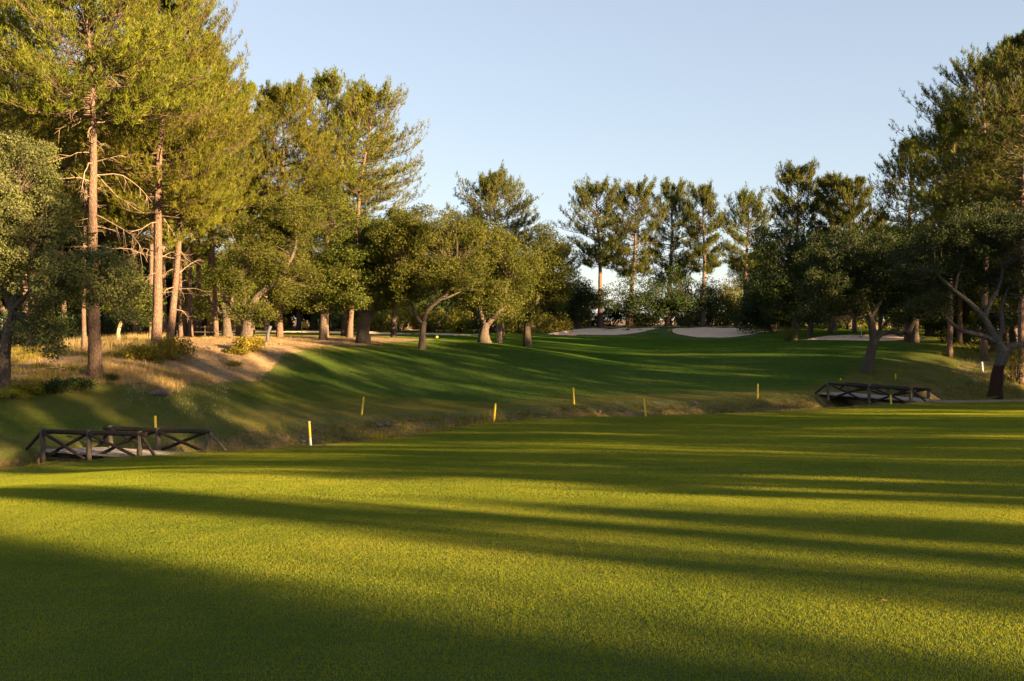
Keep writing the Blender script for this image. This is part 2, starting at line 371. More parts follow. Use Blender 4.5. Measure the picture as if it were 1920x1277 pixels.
def seg(stops):
    out = []
    for a_, b_, s in stops: out += list(np.arange(a_, b_, s))
    return np.array(out+[stops[-1][1]])
xs = seg([(-2600, -400, 300), (-400, -120, 35), (-120, -50, 2.5), (-50, 50, .42), (50, 120, 2.5), (120, 400, 35), (400, 2600, 300)])
ys = seg([(-400, -80, 60), (-80, 0, 6), (0, 28, .6), (28, 80, .34), (80, 150, .85), (150, 220, 5), (220, 500, 40), (500, 4000, 350)])
gx, gy = np.meshgrid(xs, ys)
gz = H(gx, gy)
V = np.stack([gx, gy, gz], -1).reshape(-1, 3)
ii = np.arange(len(V)).reshape(len(ys), len(xs))
q = np.stack([ii[:-1, :-1], ii[:-1, 1:], ii[1:, 1:], ii[1:, :-1]], -1).reshape(-1, 4)
me = npmesh('ground', V, [q], M['ground'], True, {'dry': dry_mask(gx, gy).ravel(), 'dirt': dirt_mask(gx, gy).ravel(), 'rough': rough_mask(gx, gy).ravel()})
tag(link('ground', me), 'rolling golf course ground of mown grass, ditch and dry woodland floor', kind='structure')

def ground_at(x, y): return float(H(x, y)[0])
def foot(px, Y, sink=.06):
    x = atx(px, Y); return np.array([x, Y, ground_at(x, Y)-sink])

# bunkers: sheets of sand lying in their hollows
BL = {'a': 'long pale sand bunker under the far pines, left of the two on the skyline', 'b': 'wide sand bunker with a grassy tongue at its back, below the round dark oak',
      'c': 'sand bunker behind the oak that leans over the right footbridge', 'd': 'sand bunker with a curved white lip between the left oaks',
      'e': 'flat band of pale sand behind the yellow flag', 'f': 'small sand bunker behind the yellow ball marker'}
for k, (pts, c) in BK.items():
    A_, R_ = 72, 12
    th = np.linspace(-math.pi, math.pi, A_, endpoint=False)
    far = c+np.stack([np.cos(th), np.sin(th)], -1)*1000
    _, rr = bunk_r(k, far[:, 0], far[:, 1])
    rows = [c[None]+0*far[:1]]
    fr = np.linspace(1/R_, 1.0, R_)
    g = c + (rr[:, None]*np.stack([np.cos(th), np.sin(th)], -1))[None]*fr[:, None, None]
    VV = np.concatenate([c[None], g.reshape(-1, 2)])
    zz = H(VV[:, 0], VV[:, 1])
    fr_all = np.concatenate([[0], np.repeat(fr, A_)])
    zz = zz+.27-.12*(fr_all > .9)-.10*(fr_all > .99)+.04*vnoise(VV[:, 0], VV[:, 1], 2.2)
    idx = 1+np.arange(R_*A_).reshape(R_, A_)
    q = np.stack([idx[:-1], idx[1:], np.roll(idx[1:], -1, 1), np.roll(idx[:-1], -1, 1)], -1).reshape(-1, 4)
    t3 = np.stack([np.zeros(A_, int), idx[0], np.roll(idx[0], -1)], -1)
    me = npmesh('sand_bunker', np.column_stack([VV, zz]), [q, t3], M['sand'], True)
    tag(link('sand_bunker', me), BL[k], kind='structure')

def strip(name, pts, w0, mat, label, up=.02):
    """a path: sheet following the ground"""
    p = spline(pts, 40); tn = nrm(np.gradient(p[:, :2], axis=0)); nn_ = np.stack([-tn[:, 1], tn[:, 0]], -1)
    rows = []
    for k in range(7):
        f = k/3-1
        e_ = w0*f*(1+.18*np.sin(np.arange(40)*.9+f*2)+.1*np.sin(np.arange(40)*2.3))
        xy = p[:, :2]+nn_*e_[:, None]
        rows.append(np.column_stack([xy, H(xy[:, 0], xy[:, 1])+up-(.05 if abs(f) > .9 else 0)]))
    Vv = np.stack(rows, 1).reshape(-1, 3); ix = np.arange(280).reshape(40, 7)
    q = np.stack([ix[:-1, :-1], ix[:-1, 1:], ix[1:, 1:], ix[1:, :-1]], -1).reshape(-1, 4)
    return tag(link(name, npmesh(name, Vv, [q], mat, True)), label, kind='structure')
strip('path', [(24.0, 57.0), (26.5, 57.0), (30, 57.6), (36, 58), (44, 58.5)], .75, M['path'], 'worn earth path leading right from the right footbridge', .05)

# ------------------------------------------------------------------ turf: patches of blades laid side by side (nobody could count them)
def blade_patch(seed, size, n, h, w_, name, mat='turf'):
    r = np.random.default_rng(seed)
    p = np.column_stack([(r.random((n, 2))-.5)*size, np.zeros(n)])
    az = r.random(n)*2*math.pi; tilt = r.random(n)*1.0+.1
    hh = h*(.5+.8*r.random(n))
    d = np.stack([np.cos(az)*np.sin(tilt), np.sin(az)*np.sin(tilt), np.cos(tilt)], -1)*hh[:, None]
    wz = r.random(n)*2*math.pi; wv = np.stack([np.cos(wz), np.sin(wz), 0*wz], -1)*(w_/2*(.6+.8*r.random(n)))[:, None]
    Vv = np.stack([p-wv, p+wv, p+d], 1).reshape(-1, 3)
    me = npmesh(name, Vv, [np.arange(3*n).reshape(-1, 3)], M[mat], False, {'rnd': np.repeat(r.random(n), 3)})
    return bpy.data.objects.new(name, me)
def scatter_nodes(name, pts, rot, scale, rough, idx, protos, label):
    """one object: an instance of a patch on each point"""
    me = bpy.data.meshes.new(name); me.vertices.add(len(pts)); me.vertices.foreach_set('co', np.asarray(pts, np.float32).ravel())
    A1 = me.attributes.new('rot', 'FLOAT_VECTOR', 'POINT'); A1.data.foreach_set('vector', np.asarray(rot, np.float32).ravel())
    for nme, arr in (('rough', rough), ('scl', scale)):
        A = me.attributes.new(nme, 'FLOAT', 'POINT'); A.data.foreach_set('value', np.asarray(arr, np.float32))
    A = me.attributes.new('pick', 'INT', 'POINT'); A.data.foreach_set('value', np.asarray(idx, np.int32))
    o = link(name, me)
    pc = bpy.data.collections.new(name+'_patches')
    for p in protos: pc.objects.link(p)
    ng = bpy.data.node_groups.new(name, 'GeometryNodeTree')
    ng.interface.new_socket('Geometry', in_out='INPUT', socket_type='NodeSocketGeometry')
    ng.interface.new_socket('Geometry', in_out='OUTPUT', socket_type='NodeSocketGeometry')
    gi = ng.nodes.new('NodeGroupInput'); go = ng.nodes.new('NodeGroupOutput')
    ci = ng.nodes.new('GeometryNodeCollectionInfo'); ci.inputs['Collection'].default_value = pc; ci.inputs['Separate Children'].default_value = True; ci.inputs['Reset Children'].default_value = True
    ip = ng.nodes.new('GeometryNodeInstanceOnPoints'); ip.inputs['Pick Instance'].default_value = True
    m2p = ng.nodes.new('GeometryNodeMeshToPoints')
    def na(n_, t_):
        a_ = ng.nodes.new('GeometryNodeInputNamedAttribute'); a_.data_type = t_; a_.inputs['Name'].default_value = n_; return a_.outputs['Attribute']
    L = ng.links.new
    L(gi.outputs[0], m2p.inputs[0]); L(m2p.outputs[0], ip.inputs['Points']); L(ci.outputs[0], ip.inputs['Instance'])
    L(na('pick', 'INT'), ip.inputs['Instance Index'])
    L(na('rot', 'FLOAT_VECTOR'), ip.inputs['Rotation']); L(na('scl', 'FLOAT'), ip.inputs['Scale'])
    L(ip.outputs[0], go.inputs[0])
    md = o.modifiers.new('scatter', 'NODES'); md.node_group = ng
    tag(o, label, 'grass', kind='stuff')
    return o
def lay_turf(name, y0, y1, size, protos, label, seed, margin=1.0, wid=.56):
    r = np.random.default_rng(seed)
    P = []
    yy = np.arange(y0, y1, size)
    for y_ in yy:
        hw = wid*(y_+size)+margin
        x_ = np.arange(-hw, hw, size); P.append(np.column_stack([x_, np.full(len(x_), y_+size/2)]))
    P = np.concatenate(P)
    keep = np.ones(len(P), bool)
    for k in BK:
        keep &= bunk_r(k, P[:, 0], P[:, 1])[0] > 1+size*.12
    t = ditch_t(P[:, 0], P[:, 1]); keep &= ~((t > .05) & (t < .97))
    keep &= dry_mask(P[:, 0], P[:, 1]) < .35
    P = P[keep]
    e_ = .25
    z = H(P[:, 0], P[:, 1]); zx = (H(P[:, 0]+e_, P[:, 1])-H(P[:, 0]-e_, P[:, 1]))/(2*e_); zy = (H(P[:, 0], P[:, 1]+e_)-H(P[:, 0], P[:, 1]-e_))/(2*e_)
    from mathutils import Matrix
    rot = []
    for a_, b_ in zip(zx, zy):
        n_ = Vector((-a_, -b_, 1)).normalized()
        qz = Vector((0, 0, 1)).rotation_difference(n_)
        e1 = (qz.to_matrix() @ Matrix.Rotation(math.pi/2*r.integers(4), 3, 'Z')).to_euler(); rot.append(tuple(e1))
    return scatter_nodes(name, np.column_stack([P, z]), rot, np.full(len(P), 1.03), rough_mask(P[:, 0], P[:, 1]), r.integers(0, len(protos), len(P)), protos, label)
lay_turf('grass', 4.0, 17, 1.0, [blade_patch(10+i, 1.0, 8000, .016, .0045, 'patch') for i in range(4)], 'mown grass of the near lawn', 1)
lay_turf('grass', 17, 57, 1.0, [blade_patch(20+i, 1.0, 2900, .020, .009, 'patch') for i in range(4)], 'mown grass of the lawn before the ditch', 2)
lay_turf('grass', 57, 150, 2.0, [blade_patch(30+i, 2.0, 2200, .04, .025, 'patch', 'turf_far') for i in range(4)], 'mown grass of the far fairway', 3, 2)

# ------------------------------------------------------------------ trees
def tris_needles(r, C, A, nn, tl, tw, spread=(.15, 1.05)):
    N = len(C)
    th = spread[0]+(spread[1]-spread[0])*r.random((N, nn)); ph = r.random((N, nn))*2*math.pi
    ref = np.where(np.abs(A[:, 2:3]) > .9, np.array([1., 0, 0]), np.array([0, 0, 1.]))
    B1 = nrm(np.cross(A, ref)); B2 = np.cross(A, B1)
    D = A[:, None]*np.cos(th)[..., None]+(B1[:, None]*np.cos(ph)[..., None]+B2[:, None]*np.sin(ph)[..., None])*np.sin(th)[..., None]
    base = C[:, None]+A[:, None]*((r.random((N, nn))-.5)*tl*1.1)[..., None]
    tip = base+D*(tl*(.7+.5*r.random((N, nn))))[..., None]
    W = nrm(np.cross(D, r.normal(size=(N, nn, 3))))*tw/2
    mid = base+(tip-base)*.35
    Vv = np.stack([base, mid+W, tip, ], 2)
    Vv[:, :, 0] = base-W*.6
    return Vv.reshape(-1, 3), np.arange(N*nn*3).reshape(-1, 3), np.repeat(np.repeat(np.clip(r.random(N)*.7+.15, 0, 1), nn)+(r.random(N*nn)-.5)*.4, 3)

def grow_pine(seed, Ht, cb, R, r0, lean=(0, 0), bend=.0, nb=60, nsub=8, ntuft=6, tl=.26, tw=.03, nn=9, dead=0, extra=(), mat='pine', prof=None, dead_z=(.25, .75), sides=10, open_=0):
    r = np.random.default_rng(seed)
    lx, ly = lean; w1, w2 = r.random(2)*6
    def axis(t):
        t = np.asarray(t, float)
        x = lx*t**1.15+bend*np.sin(math.pi*t)+.012*Ht*np.sin(t*7+w1)*t; y = ly*t+.012*Ht*np.sin(t*6+w2)*t
        return np.stack([x, y, t*Ht*.985], -1)
    tt = np.linspace(0, 1, 30)
    rad = r0*((1-tt)**.8*.86+.06)+r0*.35*np.exp(-tt*Ht/.45)
    tp = axis(tt); tp[0, 2] = -.25
    tv = tubes(tp, rad, sides, True, .07, r)
    prof = prof or ([0, .12, .35, .65, .88, 1], [.55, .92, 1, .8, .46, .10])
    u = (np.arange(nb)+r.random(nb))/nb; u = u**1.12
    t = cb+(1-cb)*u*.985
    az = np.arange(nb)*2.39996+r.normal(0, .35, nb)
    L = R*np.interp(u, *prof)*(.62+.55*r.random(nb)**.8)
    el0 = -.12+1.0*u**1.4+r.normal(0, .13, nb)
    for (et, eaz, eL) in extra:
        t = np.append(t, et); az = np.append(az, eaz); L = np.append(L, eL); el0 = np.append(el0, .08); u = np.append(u, .5)
    nb2 = len(t); m = 7
    s = np.linspace(0, 1, m)
    el = el0[:, None]+.55*s[None]**2+.0*s
    azs = az[:, None]+(r.normal(0, .25, nb2)[:, None])*s
    step = (L/(m-1))[:, None]
    D = np.stack([np.cos(el)*np.cos(azs), np.cos(el)*np.sin(azs), np.sin(el)], -1)
    P = axis(t)[:, None]+np.concatenate([np.zeros((nb2, 1, 3)), np.cumsum(D[:, :-1]*step[..., None], 1)], 1)
    br = (.012+.018*L/ max(R, 1))[:, None]*(r0/.25)*(1-.8*s)[None]+.004
    bv = tubes(P, br*1.2, 4, False)
    # sub-branches
    s0 = .28+.72*(np.arange(nsub)[None]+r.random((nb2, nsub)))/nsub
    s0[:, -1] = .985
    si = np.clip(s0*(m-1), 0, m-1.001); i0 = si.astype(int); f = (si-i0)[..., None]
    bi = np.arange(nb2)[:, None]
    B0 = P[bi, i0]*(1-f)+P[bi, i0+1]*f; Dd = D[bi, i0]
    side = np.where(np.arange(nsub)[None] % 2 == 0, 1, -1)*(.35+.6*r.random((nb2, nsub))); side[:, -1] *= .15
    ca, sa = np.cos(side), np.sin(side)
    Ds = np.stack([Dd[..., 0]*ca-Dd[..., 1]*sa, Dd[..., 0]*sa+Dd[..., 1]*ca, Dd[..., 2]+.22+.25*r.normal(size=side.shape)], -1); Ds = nrm(Ds)
    Ls = (L[:, None]*(.2+.2*r.random((nb2, nsub)))*(1.25-.6*s0))+.22
    k = 3 if tw < .06 else 2; ks = np.linspace(0, 1, k)
    SP = B0[:, :, None]+Ds[:, :, None]*(Ls[..., None]*ks)[..., None]; SP[..., 2] += (Ls[..., None]*.25*ks**2)
    SPf = SP.reshape(-1, k, 3)
    sv = tubes(SPf, np.broadcast_to((.013*(1-ks)+.004)*(tw/.03)**.5, SPf.shape[:2]), 3, False)
    # tufts
    q = (.3+.7*(np.arange(ntuft)[None, None]+r.random((nb2, nsub, ntuft)))/ntuft)
    C = B0[:, :, None]+Ds[:, :, None]*(Ls[..., None]*q)[..., None]; C[..., 2] += Ls[..., None]*.25*q**2
    C = C+r.normal(0, .075*tl/.26, C.shape)+r.normal(0, .03, C.shape)*Ls[..., None, None]
    A = nrm(Ds[:, :, None]*.45+np.array([0, 0, 1.0])+r.normal(0, .25, C.shape))
    C = C.reshape(-1, 3); A = A.reshape(-1, 3)
    if open_ > 0:
        keep = r.random(len(C)) > open_*(.5+.5*np.sin(C[:, 0]*1.9+w1)*np.sin(C[:, 2]*1.6+w2)*np.sin(C[:, 1]*1.7))
        C, A = C[keep], A[keep]
    Vn, Fn, rn = tris_needles(r, C, A, nn, tl, tw)
    out = {'trunk': npmesh('trunk', tv[0], tv[1], M['bark'], True),
           'branches': npmesh('branches', *join([bv, sv]), M['twig'], True),
           'crown': npmesh('crown', Vn, [Fn], M[mat], False, {'rnd': rn}), 'dead': []}
    for i in range(dead):      # bare dead branches on the lower stem, each one a part
        td = dead_z[0]+(dead_z[1]-dead_z[0])*(i+r.random())/dead; aa = i*2.4+r.normal(0, .5)
        # mostly spread across
        Ld = (.35+.75*r.random()**1.3)*R*.62
        e0 = r.normal(.05, .22); nseg = 7
        p = [axis(td)]; d_az = aa; ee = e0
        for j in range(nseg):
            ee += r.normal(0, .2)-.05; d_az += r.normal(0, .2)
            p.append(p[-1]+np.array([math.cos(d_az)*math.cos(ee), math.sin(d_az)*math.cos(ee), math.sin(ee)])*Ld/nseg)
        p = np.array(p); parts = [tubes(p, np.linspace(.030, .006, nseg+1)*(.7+.6*r.random()), 5, False)]
        for j in range(8):
            a0 = 2+int(r.integers(0, nseg-2)); bz = d_az+r.choice([-1, 1])*(.5+.7*r.random()); l2 = Ld*(.15+.25*r.random())
            q2 = [p[a0]]; e2 = ee+r.normal(-.1, .3)
            for z_ in range(3): q2.append(q2[-1]+np.array([math.cos(bz)*math.cos(e2), math.sin(bz)*math.cos(e2), math.sin(e2)])*l2/3); e2 += r.normal(0, .3)
            parts.append(tubes(np.array(q2), np.linspace(.014, .004, 4), 3, False))
        out['dead'].append(npmesh('dead_branch', *join(parts), M['limb'], True))
    return out
def plant_tree(protos, loc, label, group, rz=0, sc=1, name='pine_tree', cat='pine tree'):
    e_ = empty(name, loc, rz); e_.scale = (sc, sc, sc)
    tag(e_, label, cat, group)
    link('trunk', protos['trunk'], e_)
    if protos.get('limbs'):
        for l_ in protos['limbs']: link('limb', l_, e_)
    if protos.get('branches'): tag(link('branches', protos['branches'], e_), kind='stuff')
    link('crown', protos['crown'], e_)
    for d_ in protos.get('dead', []): link('dead_branch', d_, e_)
    return e_
def pine_px(px, base, Y, top, halfw, cbpy, label, group, seed, lean_px=0, w_px=None, **kw):
    b = foot(px, Y); k = Y/F0
    Ht = at(px, top, Y)[2]-b[2]
    cb = (at(px, cbpy, Y)[2]-b[2])/Ht
    r0 = (w_px*k/2) if w_px else .24
    q = max(1.0, Y/60)
    kw.setdefault('tl', .27*q**.35); kw.setdefault('tw', .046*q**.9)
    if Y > 100: kw.setdefault('ntuft', 5); kw.setdefault('nn', 7)
    pr = grow_pine(seed, Ht, cb, halfw*k*(1.3 if Y < 100 else 1.12), r0, (lean_px*k, 0), **kw)
    return plant_tree(pr, b, label, group), pr

# ---- oaks
def leafcloud(r, C, RC, n, ls, flat=.7, shell=.45):
    """leaves round clump centres C (m,3), radii RC (m)"""
    m = len(C); N = np.maximum((n*(RC/RC.mean())**2).astype(int), 8); ci = np.repeat(np.arange(m), N); T = len(ci)
    d = nrm(r.normal(size=(T, 3))); rad = RC[ci]*(shell+(1-shell)*r.random(T)**.6)*(1+.25*np.sin(d[:, 0]*5+ci)*np.cos(d[:, 2]*6+ci*2))
    p = C[ci]+d*rad[:, None]*np.array([1, 1, flat])
    nrmv = nrm(d*.6+np.array([0, 0, .35])+r.normal(0, .75, (T, 3)))
    t1 = nrm(np.cross(nrmv, r.normal(size=(T, 3)))); t2 = np.cross(nrmv, t1)
    s = ls*(.55+.8*r.random(T))[:, None]
    Vv = np.stack([p-t1*s*.5, p+t1*s*.5+t2*s*.15, p+t2*s*.85], 1)
    rn = np.clip(np.repeat(r.random(m), N)*.35+r.random(T)*.65, 0, 1)
    return Vv.reshape(-1, 3), np.arange(T*3).reshape(-1, 3), np.repeat(rn, 3)
def grow_oak(seed, lobes, trunk, limbs, r0, clump=.75, dens=170, ls=.12, mat='oak', bark='oakbark', nclump=1.0, flat=.68, limbparts=True):
    """lobes: (cx,cy,cz,rx,ry,rz); trunk: path rows x,y,z,r ; limbs: list of such paths"""
    r = np.random.default_rng(seed)
    C, RC = [], []
    for (cx, cy, cz, rx, ry, rz) in lobes:
        A = (rx*ry+rx*rz+ry*rz)*4*math.pi/3
        m = max(5, int(nclump*A/(clump**2*2.4)))
        d = nrm(r.normal(size=(m*2, 3))); d = d[d[:, 2] > -.55-.3*r.random(len(d))][:m]
        f = .62+.42*r.random(len(d))
        inner = r.random(len(d)) < .18; f[inner] *= .6
        C.append(np.array([cx, cy, cz])+d*f[:, None]*np.array([rx, ry, rz])); RC.append(clump*(.55+.75*r.random(len(d))))
    C = np.concatenate(C); RC = np.concatenate(RC)
    # main stems
    tr = spline(trunk, 14); tv = tubes(tr[:, :3], tr[:, 3], 12, True, .09, r)
    lm = []; allp = [tr[9:, :4]]
    for L in limbs:
        sp = spline(L, 14); allp.append(sp[2:, :4]); lm.append(tubes(sp[:, :3]+r.normal(0, .012, (14, 3)), np.maximum(sp[:, 3], .012), 8, True, .08, r))
    AP = np.concatenate(allp)
    # thin boughs out to the clumps
    d2 = ((C[:, None]-AP[None, :, :3])**2).sum(-1)+ (np.maximum(0, AP[None, :, 2]-C[:, None, 2])*2.0)**2; j = d2.argmin(1)
    P0 = AP[j, :3]; P3 = C; mid = P0*.5+P3*.5+r.normal(0, .18, C.shape)*np.linalg.norm(C-P0, axis=1, keepdims=True)*.7
    s = np.linspace(0, 1, 6)[None, :, None]
    PP = (1-s)**2*P0[:, None]+2*s*(1-s)*mid[:, None]+s*s*P3[:, None]
    dist = np.linalg.norm(C-P0, axis=1)
    rr = np.minimum(AP[j, 3]*.6, .014+.012*dist)[:, None]*(1-.72*np.linspace(0, 1, 6))[None]
    bv = tubes(PP, rr, 4, False)
    # twigs in the clumps
    m = len(C); K = 5
    d = nrm(r.normal(size=(m, K, 3))+np.array([0, 0, .3])); T0 = np.repeat(C[:, None], K, 1)
    tw = np.stack([T0, T0+d*RC[:, None, None]*.4+r.normal(0, .05, d.shape), T0+d*RC[:, None, None]*.85], 2).reshape(-1, 3, 3)
    wv = tubes(tw, np.broadcast_to(np.array([.012, .008, .004])*max(1, ls/.12), tw.shape[:2]), 3, False)
    Vl, Fl, rn = leafcloud(r, C, RC, dens, ls, flat)
    return {'trunk': npmesh('trunk', *tv, M[bark], True), 'limbs': [npmesh('limb', *l_, M[bark], True) for l_ in lm],
            'branches': npmesh('branches', *join([bv, wv]), M[bark], True), 'crown': npmesh('crown', Vl, [Fl], M[mat], False, {'rnd': rn})}
def oak_px(px, Y, lobes, trunk, limbs, label, group='cork oaks on the course', seed=1, mat='oak', bark='oakbark', depth=.85, dens=None, ls=None, clump=None, name='oak_tree', cat='oak tree', nclump=1.0):
    """lobes (px,py,rx,ry[,dy]) ; trunk/limb rows (px,py,wpx[,dy]) measured on the photograph, depth dy in metres"""
    b = foot(px, Y); k = Y/F0
    def loc(p, q_, dy=0): v = at(p, q_, Y)-b; return [v[0], dy, v[2]]
    LB = [tuple(loc(l[0], l[1], l[4] if len(l) > 4 else 0))+(l[2]*k*1.12, min(l[2], l[3]*1.5)*k*depth*1.1, l[3]*k*1.1) for l in lobes]
    def path(P): return [loc(p[0], p[1], p[3] if len(p) > 3 else 0)+[p[2]*k/2] for p in P]
    T = path(trunk); T[0][2] = -.2; T[0][3] *= 1.25
    ls = ls or max(.10, .00145*Y); clump = clump or max(.62, .0105*Y); dens = dens or int(250*(clump/.75)**2*(.12/ls)**2*.85)
    pr = grow_oak(seed, LB, T, [path(L) for L in limbs], 0, clump, dens, ls, mat, bark, nclump)
    return plant_tree(pr, b, label, group, name=name, cat=cat), pr

GP = 'pines of the left wood'
PIN = {}
def P_(key, *a, **k): PIN[key] = pine_px(*a, **k)[1]
P_('p1', 178, 700, 48, -45, 165, 215, 'tallest pine at the left, thick straight trunk with bare dead branches either side', GP, 1, lean_px=-8, w_px=26, dead=30, dead_z=(.28, .78), nb=104, nsub=11, ntuft=8, sides=14)
P_('p2', 292, 660, 56, -28, 125, 400, 'pine with a bare pinkish trunk leaning right out of a yellow bush', GP, 2, lean_px=28, w_px=21, nb=112, nsub=11, ntuft=8, dead=13, dead_z=(.14, .55), sides=14)
P_('p3', 318, 637, 60, 75, 105, 430, 'slanting pine just right of the pine rising from the yellow bush', GP, 3, lean_px=60, w_px=15, nb=90, nsub=10, ntuft=7, dead=12, dead_z=(.12, .5))
P_('p4', 284, 640, 67, -25, 130, 330, 'slim pine trunk behind, left of the leaning pinkish pine', GP, 4, w_px=10, nb=60, dead=6, dead_z=(.2, .55))
P_('p5', 158, 655, 58, -10, 120, 260, 'thin pine close behind the tallest left pine', GP, 5, w_px=9, nb=55, dead=7, dead_z=(.25, .6))
P_('p6', -40, 690, 52, -15, 150, 330, 'dark pine at the left edge rising behind the pale oak', GP, 6, w_px=20, nb=84, nsub=9, ntuft=7)
P_('p6b', 60, 660, 70, -20, 150, 420, 'pine crown behind, between the left edge and the tallest pine', GP, 66, w_px=14, nb=80)
P_('p7', 358, 636, 74, 120, 100, 470, 'thin dead-branched pine, right one of the pair behind the slanting pine', GP, 7, w_px=9, nb=60, dead=9, dead_z=(.05, .35))
P_('p7b', 339, 636, 78, 60, 90, 480, 'thin pine, left one of the pair behind the slanting pine', GP, 77, w_px=8, nb=50, dead=7, dead_z=(.05, .35))
P_('p3b', 405, 634, 72, 100, 70, 420, 'slender pine with a spiky top that ends the tall pine group on its right', GP, 33, w_px=10, nb=66, lean_px=-8)
P_('p8', 524, 634, 80, 182, 92, 400, 'bushy pine with its stem showing halfway up, above the forked oak', GP, 8, lean_px=8, w_px=13, nb=84, nsub=10, ntuft=7)
P_('p9', 470, 632, 92, 158, 70, 430, 'narrow pointed pine top peeping out behind the bushy pine', GP, 9, w_px=11, nb=48)
P_('p9b', 447, 632, 84, 178, 75, 460, 'rounded pine between the tall group and the narrow pointed top', GP, 99, w_px=11, nb=54)
P_('p10', 610, 634, 86, 152, 85, 385, 'tallest pine of the right-hand clump with a reddish leaning stem', GP, 10, lean_px=8, w_px=13, nb=90, open_=.25)
P_('p11', 655, 634, 86, 178, 85, 375, 'sparse pine with long bare boughs reaching right against the sky', GP, 11, lean_px=42, w_px=12, nb=84, open_=.35, extra=((.62, -.1, 4.9), (.53, .1, 5.2), (.74, 0, 4.2), (.68, .3, 4.4)))
P_('p12', 645, 634, 92, 195, 70, 400, 'dark-stemmed pine between the two leaning pines of the right-hand clump', GP, 12, lean_px=20, w_px=11, nb=66, open_=.2)
P_('p13', 943, 626, 108, 346, 76, 450, 'broad pointed pine rising alone behind the middle oaks', GP, 13, lean_px=-16, w_px=9, nb=84, nsub=9, ntuft=6, mat='pine_far', open_=.1, prof=([0, .2, .5, .8, 1], [1, 1, .85, .6, .2]))
GF = 'row of pines behind the far bunkers'
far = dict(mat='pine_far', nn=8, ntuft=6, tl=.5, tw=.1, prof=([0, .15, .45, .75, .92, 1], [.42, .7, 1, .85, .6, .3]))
P_('p14', 1126, 614, 150, 362, 60, 500, 'leftmost pine of the far row, dark bare lower trunk', GF, 14, lean_px=-6, w_px=11, nb=74, open_=.25, extra=((.52, .3, 4.2), (.5, 2.8, 4)), **far)
P_('p15', 1181, 614, 150, 362, 58, 515, 'second pine of the far row with golden lower boughs', GF, 15, lean_px=14, w_px=11, nb=74, open_=.2, **far)
P_('p16', 1254, 613, 154, 358, 54, 530, 'third pine of the far row, dense and nearly black below its tip', GF, 16, lean_px=6, w_px=12, nb=64, **far)
P_('p17', 1318, 613, 149, 360, 42, 510, 'fourth pine of the far row, slim with a narrow tuft on top', GF, 17, lean_px=2, w_px=10, nb=66, open_=.3, **far)
P_('p18', 1397, 613, 150, 381, 54, 505, 'fifth pine of the far row, shorter with flat layered boughs', GF, 18, lean_px=4, w_px=11, nb=66, open_=.3, **far)
GR = 'pines of the right wood'
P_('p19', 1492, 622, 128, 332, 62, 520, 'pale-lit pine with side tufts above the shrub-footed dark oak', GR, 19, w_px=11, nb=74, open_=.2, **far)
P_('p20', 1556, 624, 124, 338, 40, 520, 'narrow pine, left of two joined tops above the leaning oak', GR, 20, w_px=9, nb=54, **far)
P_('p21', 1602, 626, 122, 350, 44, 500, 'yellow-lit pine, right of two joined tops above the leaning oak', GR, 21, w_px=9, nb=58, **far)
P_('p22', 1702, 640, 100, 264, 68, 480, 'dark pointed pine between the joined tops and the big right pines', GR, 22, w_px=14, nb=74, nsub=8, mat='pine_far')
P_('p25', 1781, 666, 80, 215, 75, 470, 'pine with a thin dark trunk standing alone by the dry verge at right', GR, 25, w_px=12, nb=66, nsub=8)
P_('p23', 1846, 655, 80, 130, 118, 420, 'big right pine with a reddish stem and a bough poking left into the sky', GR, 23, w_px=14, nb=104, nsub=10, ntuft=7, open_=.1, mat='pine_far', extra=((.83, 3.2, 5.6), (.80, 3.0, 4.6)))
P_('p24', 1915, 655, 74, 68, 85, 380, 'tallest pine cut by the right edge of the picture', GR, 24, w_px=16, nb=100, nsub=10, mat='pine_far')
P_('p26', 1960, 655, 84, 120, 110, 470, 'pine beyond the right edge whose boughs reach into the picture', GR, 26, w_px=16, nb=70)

O = {}
def O_(key, *a, **k): O[key] = oak_px(*a, **k)[1]
O_('o1', 8, 45, [(40, 335, 75, 75), (-30, 420, 110, 140), (60, 470, 85, 110), (150, 545, 75, 55, -1.2), (215, 520, 60, 48, -1.5), (110, 620, 40, 50, -1.6), (245, 575, 38, 48, -1.2)],
   [(6, 705, 22), (10, 650, 19), (24, 590, 17), (30, 530, 14)], [[(24, 590, 14), (10, 520, 12), (20, 440, 9), (35, 360, 5)], [(26, 580, 12), (70, 550, 10, -.6), (130, 530, 8, -1), (200, 525, 5, -1.4)], [(30, 540, 10), (60, 470, 7), (80, 400, 4)], [(28, 570, 10), (-30, 500, 7), (-80, 430, 4)]],
   'large pale oak at the left edge, its boughs drooping in front of the pines', seed=101, mat='oak_pale', ls=.085, clump=.55)
O_('o2', 222, 62, [(235, 545, 52, 45), (262, 570, 35, 38)], [(222, 645, 8), (222, 620, 7), (230, 595, 6)], [[(228, 600, 5), (215, 575, 4), (205, 550, 2)], [(230, 597, 5), (240, 570, 3), (250, 540, 2)]],
   'small oak with a pale twisted trunk on the dry bank', seed=102, bark='paletrunk')
O_('o3', 468, 68, [(470, 470, 62, 62), (440, 540, 42, 50), (520, 440, 60, 58), (560, 400, 48, 35), (480, 590, 28, 25, -.5), (545, 520, 48, 48, .5)],
   [(462, 640, 26), (466, 600, 21), (468, 575, 18)], [[(464, 612, 12), (448, 590, 11), (430, 567, 10), (415, 553, 8)], [(468, 580, 17), (485, 553, 12), (505, 538, 11), (522, 528, 9), (538, 500, 8), (552, 470, 6), (556, 440, 4)], [(466, 585, 11), (456, 572, 9), (460, 555, 8), (452, 520, 5)], [(505, 538, 7), (525, 540, 5), (545, 520, 3)]],
   'forked oak with sunlit thick curved limbs, right of the slanting pines', seed=103)
